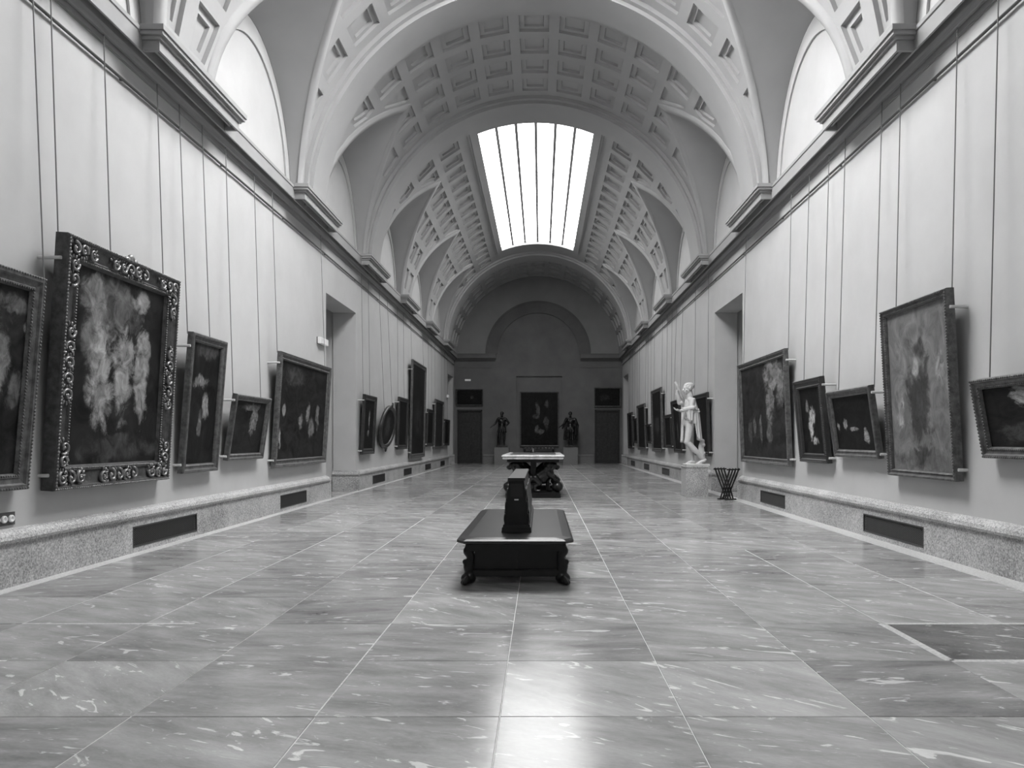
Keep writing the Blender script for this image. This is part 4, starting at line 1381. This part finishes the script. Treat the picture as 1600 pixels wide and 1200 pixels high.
def hand(mb, wrist, d, up, curl=0.3, r=0.013, size=1.0, thumb=1):
    """palm and five fingers; d = direction of the hand, up = back of the hand"""
    d = Vector(d).normalized(); up = Vector(up); up = (up - d * up.dot(d)).normalized(); sd = d.cross(up)
    w = Vector(wrist)
    for k in (-1, 0, 1): mb.cap(w + sd * 0.018 * k * size, 0.020 * size, w + d * 0.075 * size + sd * 0.026 * k * size, 0.018 * size)
    for k, ln in ((-1.5, 0.062), (-0.5, 0.075), (0.5, 0.072), (1.5, 0.055)):
        p = w + d * 0.082 * size + sd * 0.021 * k * size
        q = p + (d * cos(curl) - up * sin(curl)) * ln * 0.55 * size
        e = q + (d * cos(curl * 2.3) - up * sin(curl * 2.3)) * ln * 0.5 * size
        mb.cap(p, r * size, q, r * 0.92 * size); mb.cap(q, r * 0.92 * size, e, r * 0.8 * size)
    p = w + d * 0.02 * size + sd * 0.03 * thumb * size
    q = p + (d * 0.6 + sd * 0.8 * thumb - up * 0.2) * 0.045 * size
    mb.cap(p, r * 1.15 * size, q, r * size); mb.cap(q, r * size, q + (d * 0.95 + sd * 0.1 * thumb - up * 0.2) * 0.04 * size, r * 0.85 * size)

def head(mb, c, f, tilt=0.0, s=1.0, beard=False, hair=True, curls=0):
    """head centred at c, looking along horizontal unit vector f"""
    c = Vector(c); f = Vector(f).normalized(); u = Vector((0, 0, 1)); sd = f.cross(u)
    f2 = (f * cos(tilt) - u * sin(tilt)); u2 = (u * cos(tilt) + f * sin(tilt))
    Mx = Matrix((sd, f2, u2)).transposed()
    def P(x, y, z): return c + s * (sd * x + f2 * y + u2 * z)
    mb.sphere(P(0, -0.01, 0.03), (0.078*s, 0.096*s, 0.09*s), Mx)
    mb.sphere(P(0, 0.02, -0.04), (0.062*s, 0.072*s, 0.085*s), Mx)
    mb.sphere(P(0, 0.062, -0.095), (0.028*s, 0.024*s, 0.022*s), Mx)         # chin
    mb.cap(P(0, 0.085, 0.015), 0.012*s, P(0, 0.108, -0.03), 0.016*s)        # nose
    mb.cap(P(-0.03, 0.078, 0.026), 0.014*s, P(0.03, 0.078, 0.026), 0.014*s) # brow
    for k in (-1, 1):
        mb.sphere(P(0.03*k, 0.076, 0.004), 0.014*s); mb.sphere(P(0.04*k, 0.055, -0.03), 0.026*s)
        mb.sphere(P(0.078*k, -0.005, -0.01), (0.014*s, 0.02*s, 0.03*s), Mx)  # ears
    mb.sphere(P(0, 0.084, -0.056), (0.026*s, 0.012*s, 0.008*s), Mx); mb.sphere(P(0, 0.082, -0.070), (0.022*s, 0.012*s, 0.008*s), Mx)
    if hair:
        mb.sphere(P(0, -0.03, 0.048), (0.083*s, 0.092*s, 0.078*s), Mx)
        n = 70
        for k in range(n):
            a = k * 2.39996; z = -0.75 + 1.75 * (k + 0.5) / n; r = sqrt(max(0, 1 - z * z))
            x_, y_ = r * cos(a), r * sin(a)
            if y_ > 0.25 and z < 0.42: continue                       # keep the face free
            mb.sphere(P(0.084 * x_, -0.026 + 0.094 * y_, 0.042 + 0.078 * z), 0.0165*s, None, 8, 6)
    if beard:
        mb.sphere(P(0, 0.06, -0.10), (0.045*s, 0.04*s, 0.05*s), Mx)
    for k in (-1, 1): mb.cap(P(0, -0.02, -0.05), 0.052*s, P(0, -0.035, -0.15), 0.058*s)

def build_marble():
    st = thing('marble_statue', 'white marble statue of a striding draped youth with a raised club on a granite pedestal', 'statue', (3.88, 18.05, 0.7215))
    # pose: striding towards -x (left in the picture), head and chest turned a little to the viewer (-y)
    mb = MB()
    mb.box((-0.25, -0.22, 0.0), (0.25, 0.22, 0.05))
    mb.cap((-0.16, -0.02, 1.08), 0.125, (-0.15, -0.02, 1.02), 0.13)              # pelvis
    mb.cap((-0.15, -0.02, 1.06), 0.115, (-0.16, -0.02, 1.30), 0.108)             # belly
    mb.cap((-0.16, -0.09, 1.36), 0.095, (-0.14, -0.10, 1.52), 0.098); mb.cap((-0.16, 0.06, 1.36), 0.095, (-0.14, 0.08, 1.52), 0.098)   # ribs
    mb.cap((-0.14, -0.17, 1.58), 0.068, (-0.13, 0.16, 1.58), 0.068)             # shoulders
    mb.sphere((-0.198, -0.07, 1.49), (0.045, 0.085, 0.065)); mb.sphere((-0.198, 0.06, 1.49), (0.045, 0.085, 0.065))
    mb.cap((-0.14, 0, 1.60), 0.07, (-0.16, -0.01, 1.74), 0.058)                  # neck
    head(mb, (-0.18, -0.02, 1.86), (-0.95, -0.3, 0), 0.12, 1.12)
    # near leg (viewer's side): thigh forward, shin trailing back, heel raised
    mb.cap((-0.14, -0.10, 1.02), 0.098, (-0.20, -0.12, 0.60), 0.068)
    mb.sphere((-0.215, -0.12, 0.575), 0.064)
    mb.cap((-0.19, -0.12, 0.55), 0.062, (-0.05, -0.12, 0.38), 0.062)
    mb.cap((-0.05, -0.12, 0.38), 0.060, (0.13, -0.12, 0.165), 0.038)
    mb.sphere((0.16, -0.12, 0.145), 0.04)
    mb.cap((0.15, -0.12, 0.125), 0.042, (0.06, -0.125, 0.085), 0.036); mb.cap((0.06, -0.125, 0.08), 0.04, (0.02, -0.13, 0.07), 0.03)
    for k in range(5): mb.cap((0.03, -0.16 + 0.017 * k, 0.07), 0.014, (-0.02, -0.165 + 0.018 * k, 0.062), 0.012)
    # far standing leg
    mb.cap((-0.13, 0.07, 1.00), 0.098, (-0.11, 0.08, 0.58), 0.068)
    mb.cap((-0.11, 0.08, 0.56), 0.062, (-0.08, 0.08, 0.38), 0.062); mb.cap((-0.08, 0.08, 0.38), 0.06, (-0.06, 0.08, 0.13), 0.040)
    mb.cap((-0.04, 0.08, 0.09), 0.044, (-0.14, 0.07, 0.08), 0.036)
    for k in range(5): mb.cap((-0.13, 0.035 + 0.017 * k, 0.072), 0.014, (-0.195, 0.03 + 0.018 * k, 0.064), 0.012)
    # near arm: upper arm down, forearm held out forward
    mb.cap((-0.12, -0.20, 1.57), 0.062, (-0.15, -0.235, 1.36), 0.052)
    mb.cap((-0.15, -0.235, 1.36), 0.050, (-0.37, -0.24, 1.315), 0.034)
    hand(mb, (-0.38, -0.24, 1.315), (-1, 0, 0.25), (0, 0, -1), 0.35, 0.013, 1.0, 1)
    # far arm: bent sharply up, hand by the face gripping the club
    mb.cap((-0.13, 0.18, 1.57), 0.062, (-0.33, 0.16, 1.52), 0.050)
    mb.cap((-0.33, 0.16, 1.52), 0.048, (-0.395, 0.10, 1.73), 0.034)
    hand(mb, (-0.395, 0.10, 1.74), (0.0, -0.1, 1), (-1, 0, 0), 1.0, 0.013, 1.0, -1)
    # tree stump support behind the trailing leg
    mb.cap((0.12, 0.03, 0.10), 0.085, (0.11, 0.03, 0.45), 0.06); mb.cap((0.11, 0.03, 0.45), 0.062, (0.125, -0.02, 0.60), 0.05); mb.sphere((0.15, -0.02, 0.50), (0.04, 0.04, 0.05)); mb.sphere((0.16, 0.0, 0.30), (0.035, 0.04, 0.05))
    body = organic(mb, 'body', 0.0068, 4)
    for v in body.vertices: v.co.x = -0.12 + (v.co.x + 0.12) * 1.14
    link('body', body, M['marble'], st)
    # mantle: over the near shoulder, rolled round the waist, hanging in folds before and behind
    mb = MB()
    def sheet(top, bot, folds, amp, thick=0.026, ph=0.0, ns=44, nt_=16, sag=0.0):
        def along(pl, s_):
            k = s_ * (len(pl) - 1); i_ = min(int(k), len(pl) - 2); f = k - i_
            return Vector(pl[i_]).lerp(Vector(pl[i_ + 1]), f)
        F_, B_ = [], []
        for it in range(nt_ + 1):
            t = it / nt_
            fr, br = [], []
            for is_ in range(ns + 1):
                s_ = is_ / ns
                p = along(top, s_).lerp(along(bot, s_), t)
                d = along(top, min(1, s_ + 0.03)) - along(top, max(0, s_ - 0.03))
                nn = Vector((d.y, -d.x, 0))
                nn = nn.normalized() if nn.length > 1e-5 else Vector((0, -1, 0))
                p = p + nn * (amp * (0.35 + 0.65 * t) * sin(2 * pi * folds * s_ + ph + 0.5 * t)) + Vector((0, 0, -sag * sin(pi * s_)))
                fr.append(mb.bm.verts.new(p + nn * thick / 2)); br.append(mb.bm.verts.new(p - nn * thick / 2))
            F_.append(fr); B_.append(br)
        nf = mb.bm.faces.new
        for a, b_, c_, d_ in zip(F_[:-1], F_[1:], B_[:-1], B_[1:]):
            for k in range(ns):
                nf((a[k], a[k+1], b_[k+1], b_[k])); nf((c_[k+1], c_[k], d_[k], d_[k+1]))
            nf((a[0], b_[0], d_[0], c_[0])); nf((b_[-1], a[-1], c_[-1], d_[-1]))
        for k in range(ns):
            nf((F_[0][k+1], F_[0][k], B_[0][k], B_[0][k+1])); nf((F_[-1][k], F_[-1][k+1], B_[-1][k+1], B_[-1][k]))
    # fall behind, from the waist to below the knee
    sheet([(-0.10, -0.20, 1.30), (0.00, -0.17, 1.31), (0.045, -0.04, 1.32), (0.0, 0.13, 1.31)], [(-0.03, -0.18, 0.70), (0.05, -0.16, 0.62), (0.09, -0.04, 0.60), (0.04, 0.10, 0.62)], 4.5, 0.026)
    # fall in front, on the far side
    sheet([(-0.24, 0.13, 1.30), (-0.29, 0.04, 1.30), (-0.27, -0.08, 1.29)], [(-0.22, 0.14, 0.55), (-0.29, 0.06, 0.56), (-0.30, -0.02, 0.60)], 3.5, 0.020, ph=1.0)
    # short swag over the near hip
    sheet([(-0.28, -0.12, 1.31), (-0.17, -0.21, 1.30), (-0.05, -0.20, 1.30), (0.03, -0.10, 1.31)], [(-0.26, -0.11, 1.16), (-0.17, -0.20, 1.04), (-0.06, -0.20, 1.00), (0.03, -0.11, 1.02)], 3.0, 0.016, ph=0.5)
    # rolled edge round the waist
    ring = [(-0.29, 0.0, 1.34), (-0.25, -0.15, 1.33), (-0.12, -0.22, 1.30), (0.01, -0.16, 1.29), (0.04, 0.0, 1.31), (-0.04, 0.15, 1.33), (-0.20, 0.16, 1.35), (-0.29, 0.0, 1.34)]
    for k, (p, q) in enumerate(zip(ring[:-1], ring[1:])): mb.cap(p, 0.034 - 0.004 * (k % 2), q, 0.034 - 0.004 * ((k + 1) % 2))
    for k, (p, q) in enumerate(zip(ring[:-1], ring[1:])): mb.cap(Vector(p) + Vector((0, 0, 0.05)), 0.022, Vector(q) + Vector((0, 0, 0.045)), 0.022)
    # cloth over the near shoulder and across the back
    sheet([(-0.19, -0.10, 1.635), (-0.13, -0.19, 1.60), (-0.06, -0.16, 1.615), (-0.06, 0.02, 1.64)], [(-0.23, -0.13, 1.34), (-0.10, -0.27, 1.36), (0.00, -0.19, 1.33), (0.02, 0.06, 1.33)], 4.0, 0.012)
    # sleeve end hanging from the bent forearm
    sheet([(-0.27, -0.245, 1.345), (-0.19, -0.275, 1.36), (-0.11, -0.255, 1.38)], [(-0.22, -0.25, 1.12), (-0.17, -0.275, 1.06), (-0.12, -0.255, 1.10)], 2.5, 0.014)
    mb.cap((-0.27, -0.245, 1.345), 0.05, (-0.12, -0.245, 1.39), 0.062)
    man = organic(mb, 'mantle', 0.0068, 3)
    for v in man.vertices: v.co.x = -0.12 + (v.co.x + 0.12) * 1.18
    link('mantle', man, M['marble'], st)
    mb = MB(); mb.tube([(-0.475, 0.07, 2.03), (-0.40, 0.085, 1.86), (-0.33, 0.10, 1.70), (-0.25, 0.11, 1.54)], [0.034, 0.036, 0.032, 0.026], 10)
    mb.obj('club', M['club'], st, True)
build_marble()

# ------------------------------------------------------------------ two bronze figures before the end wall
def build_bronze(label, x, y, z, cloak):
    st = thing('bronze_statue', label, 'statue', (x, y, z))
    mb = MB()
    mb.box((-0.30, -0.24, 0.0), (0.30, 0.22, 0.09))
    for sx in (-1, 1):
        kn = (0.11 * sx + (0.02 if sx > 0 else -0.01), -0.05 if sx < 0 else 0.0, 0.58)
        mb.cap((0.10 * sx, 0, 1.02), 0.10, kn, 0.07)
        an = (0.13 * sx, 0.0, 0.17)
        mb.cap(kn, 0.066, (0.125 * sx, 0.02, 0.42), 0.066); mb.cap((0.125 * sx, 0.02, 0.42), 0.064, an, 0.045)
        mb.cap((0.13 * sx, 0.02, 0.125), 0.048, (0.16 * sx, -0.14, 0.11), 0.038)
        mb.cap((0.13 * sx, -0.01, 0.43), 0.07, (0.13 * sx, 0.0, 0.36), 0.06)
    mb.cap((0, 0, 1.02), 0.15, (0, 0, 1.22), 0.14)
    mb.sphere((0, -0.01, 1.42), (0.195, 0.14, 0.18)); mb.sphere((-0.08, -0.09, 1.48), (0.09, 0.06, 0.075)); mb.sphere((0.08, -0.09, 1.48), (0.09, 0.06, 0.075))
    mb.cap((-0.19, 0, 1.56), 0.078, (0.19, 0, 1.56), 0.078)
    for k in range(13):                       # lappets of the cuirass
        a = 2 * pi * k / 13
        mb.cap((0.165 * cos(a), 0.13 * sin(a), 1.10), 0.034, (0.225 * cos(a), 0.185 * sin(a), 0.84), 0.034)
    mb.cap((0, 0, 1.58), 0.07, (0, 0, 1.72), 0.06)
    head(mb, (0, -0.01, 1.84), (-0.25, -1, 0), 0.05, 1.05, True)
    # arm held out to the viewer's left
    mb.cap((-0.23, 0, 1.55), 0.068, (-0.36, 0.02, 1.30), 0.054); mb.cap((-0.36, 0.02, 1.30), 0.052, (-0.50, -0.08, 1.18), 0.036)
    hand(mb, (-0.51, -0.09, 1.17), (-0.9, -0.3, -0.5), (0, -0.2, 1), 0.3, 0.015, 1.05, 1)
    # other arm bent, hand at the hip
    mb.cap((0.23, 0, 1.55), 0.068, (0.38, 0.04, 1.34), 0.054); mb.cap((0.38, 0.04, 1.34), 0.052, (0.31, -0.13, 1.24), 0.038)
    hand(mb, (0.31, -0.14, 1.235), (-0.5, -0.7, -0.2), (0.5, -0.5, 0.6), 0.7, 0.015, 1.0, 1)
    link('body', organic(mb, 'body', 0.013, 2), M['bronze'], st)
    mb = MB()
    if cloak:
        for k in range(7):
            xx = -0.26 + 0.09 * k
            mb.cap((xx * 0.85, 0.10, 1.58), 0.06, (xx * 1.25, 0.13 + 0.03 * (k % 2), 0.45), 0.065)
        mb.cap((-0.22, -0.09, 1.62), 0.05, (0.24, -0.10, 1.50), 0.06); mb.cap((0.26, -0.08, 1.54), 0.08, (0.40, -0.02, 1.20), 0.08); mb.cap((0.40, -0.02, 1.22), 0.07, (0.36, 0.02, 0.62), 0.06)
        mb.cap((0.30, -0.08, 1.40), 0.07, (0.30, -0.04, 0.70), 0.05); mb.cap((-0.25, 0.06, 1.55), 0.06, (-0.42, 0.08, 1.05), 0.05)
    else:
        for k in range(5):
            xx = -0.20 + 0.10 * k
            mb.cap((xx * 0.9, 0.11, 1.60), 0.04, (xx * 0.9, 0.15 + 0.02 * (k % 2), 0.95), 0.045)
        mb.cap((-0.20, -0.07, 1.62), 0.035, (0.20, -0.07, 1.62), 0.035)
        mb.cap((-0.20, 0.10, 0.7), 0.05, (-0.22, 0.12, 0.12), 0.05)
    link('cloak', organic(mb, 'cloak', 0.014, 2), M['bronze'], st)
pedestal('grey stone pedestal under the armoured bronze statue left of the altarpiece', -2.0, 41.4, 0.80, 0.80, 0.93, M['granite_dark'])
pedestal('grey stone pedestal under the cloaked bronze statue right of the altarpiece', 1.78, 41.4, 0.80, 0.80, 0.93, M['granite_dark'])
build_bronze('dark bronze statue in gleaming armour left of the altarpiece on the end wall', -2.0, 41.4, 0.93, False)
build_bronze('dark bronze statue wrapped in a cloak right of the altarpiece on the end wall', 1.78, 41.4, 0.93, True)

# ------------------------------------------------------------------ console table below the altarpiece
c = thing('console_table', 'dark carved console table below the altarpiece on the end wall', 'table', (0.05, 41.95, 0))
mb = MB(); mb.box((-0.93, -0.28, 0.95), (0.93, 0.28, 1.0)); mb.obj('top', M['door_wood'], c)
mb = MB(); mb.box((-0.88, -0.25, 0.80), (0.88, 0.25, 0.948)); mb.obj('apron', M['door_wood'], c)
for k in range(9):
    mb = MB(); mb.sphere((-0.76 + 0.19 * k, -0.25, 0.875), (0.07, 0.03, 0.045)); mb.obj('carved_boss', M['frame_mid'], c, True)
leg = MB(); leg.lathe([(0.045, 0), (0.05, 0.04), (0.03, 0.08), (0.045, 0.2), (0.055, 0.35), (0.035, 0.5), (0.03, 0.62), (0.05, 0.72), (0.05, 0.80)], 12); lme = leg.mesh('leg', True); lme.materials.append(M['wood_black'])
for sx in (-1, 1):
    for sy in (-1, 1): link('leg', lme, None, c, (sx * 0.80, sy * 0.18, 0))

# ------------------------------------------------------------------ folding slatted stand by the right doorway
def build_stand():
    s = thing('slatted_stand', 'dark folding stand of crossed curved slats beside the right doorway', 'stand', (4.33, 16.85, 0), (0, 0, radians(-63)))
    H = 0.70
    for k in range(4):
        for sg in (-1, 1):
            y0 = -0.13 + 0.085 * k + (0.022 if sg > 0 else 0)
            mb = MB()
            pts = []
            for j in range(9):
                t = j / 8
                x = sg * (0.22 * (1 - t) ** 1.3 - 0.12 * t ** 1.6 + 0.02)
                pts.append((x, y0 * (1 - 0.2 * t), (H - 0.015) * (1 - t) + 0.025))
            for p, q in zip(pts[:-1], pts[1:]):
                pv, qv = Vector(p), Vector(q)
                d = (qv - pv).normalized(); nn = Vector((-d.z, 0, d.x)) * 0.015
                vs = [mb.bm.verts.new(v + Vector((0, dy, 0))) for dy in (-0.011, 0.011) for v in (pv - nn, pv + nn, qv + nn, qv - nn)]
                for f in ((0,1,2,3),(7,6,5,4),(0,4,5,1),(1,5,6,2),(2,6,7,3),(3,7,4,0)): mb.bm.faces.new([vs[i] for i in f])
            mb.obj('slat', M['stool'], s)
    for sx in (-1, 1):
        mb = MB(); mb.box((sx * 0.225 - 0.02, -0.17, H - 0.03), (sx * 0.225 + 0.02, 0.18, H)); mb.obj('arm_rail', M['stool'], s)
        mb = MB(); mb.box((sx * 0.125 - 0.03, -0.14, 0), (sx * 0.125 + 0.03, 0.15, 0.03)); mb.obj('foot_rail', M['stool'], s)
    mb = MB(); mb.tube([(0.015, -0.14, 0.27), (0.015, 0.15, 0.27)], 0.012, 8); mb.obj('pivot_rod', M['stool'], s)
build_stand()

# ------------------------------------------------------------------ small fittings
def sign_box(label, loc, rot, w, h, d):
    t = thing('sign_box', label, 'sign', loc, rot)
    mb = MB(); mb.box((-w/2, -0.02, -h/2), (w/2, 0.0, h/2)); mb.obj('back_plate', M['rail'], t)
    mb = MB()
    r = [[mb.bm.verts.new((sx * (w/2 - k), y, sz * (h/2 - k))) for sx, sz in ((-1,-1),(1,-1),(1,1),(-1,1))] for k, y in ((0.004, -0.02), (0.004, -d + 0.012), (0.012, -d))]
    for a, c_ in zip(r[:-1], r[1:]):
        for i in range(4): mb.bm.faces.new((a[i], a[(i+1) % 4], c_[(i+1) % 4], c_[i]))
    mb.bm.faces.new(r[0]); mb.bm.faces.new(r[-1])
    mb.obj('white_cover', M['sign'], t)
sign_box('white light box on the left wall beside the near doorway', (-W, 16.72, 3.54), (0, 0, pi / 2), 0.56, 0.15, 0.10)
sign_box('tiny white light box by the far doorway of the left wall', (-W, 39.15, 3.62), (0, 0, pi / 2), 0.4, 0.15, 0.10)
sign_box('small white sign on the end wall above the left overdoor painting', (-3.98, Y1, 4.72), (0, 0, 0), 0.34, 0.11, 0.06)

t = thing('socket_plate', 'dark plate with white round sockets above the left plinth', 'socket', (-W, 6.84, 0.62), (0, 0, pi / 2))
mb = MB(); mb.box((-0.15, -0.012, -0.06), (0.15, 0, 0.06)); mb.obj('plate', M['rail'], t)
for k in (-1, 0, 1):
    mb = MB()
    n = 20
    prof = [(0.034, -0.012), (0.034, -0.026), (0.030, -0.030), (0.019, -0.030), (0.017, -0.018)]
    rr = [[mb.bm.verts.new((k * 0.093 + r * cos(2*pi*i/n), y, r * sin(2*pi*i/n))) for i in range(n)] for r, y in prof]
    for a, b_ in zip(rr[:-1], rr[1:]):
        for i in range(n): mb.bm.faces.new((a[i], a[(i+1) % n], b_[(i+1) % n], b_[i]))
    mb.bm.faces.new(rr[-1])
    mb.obj('socket', M['white'], t, True)
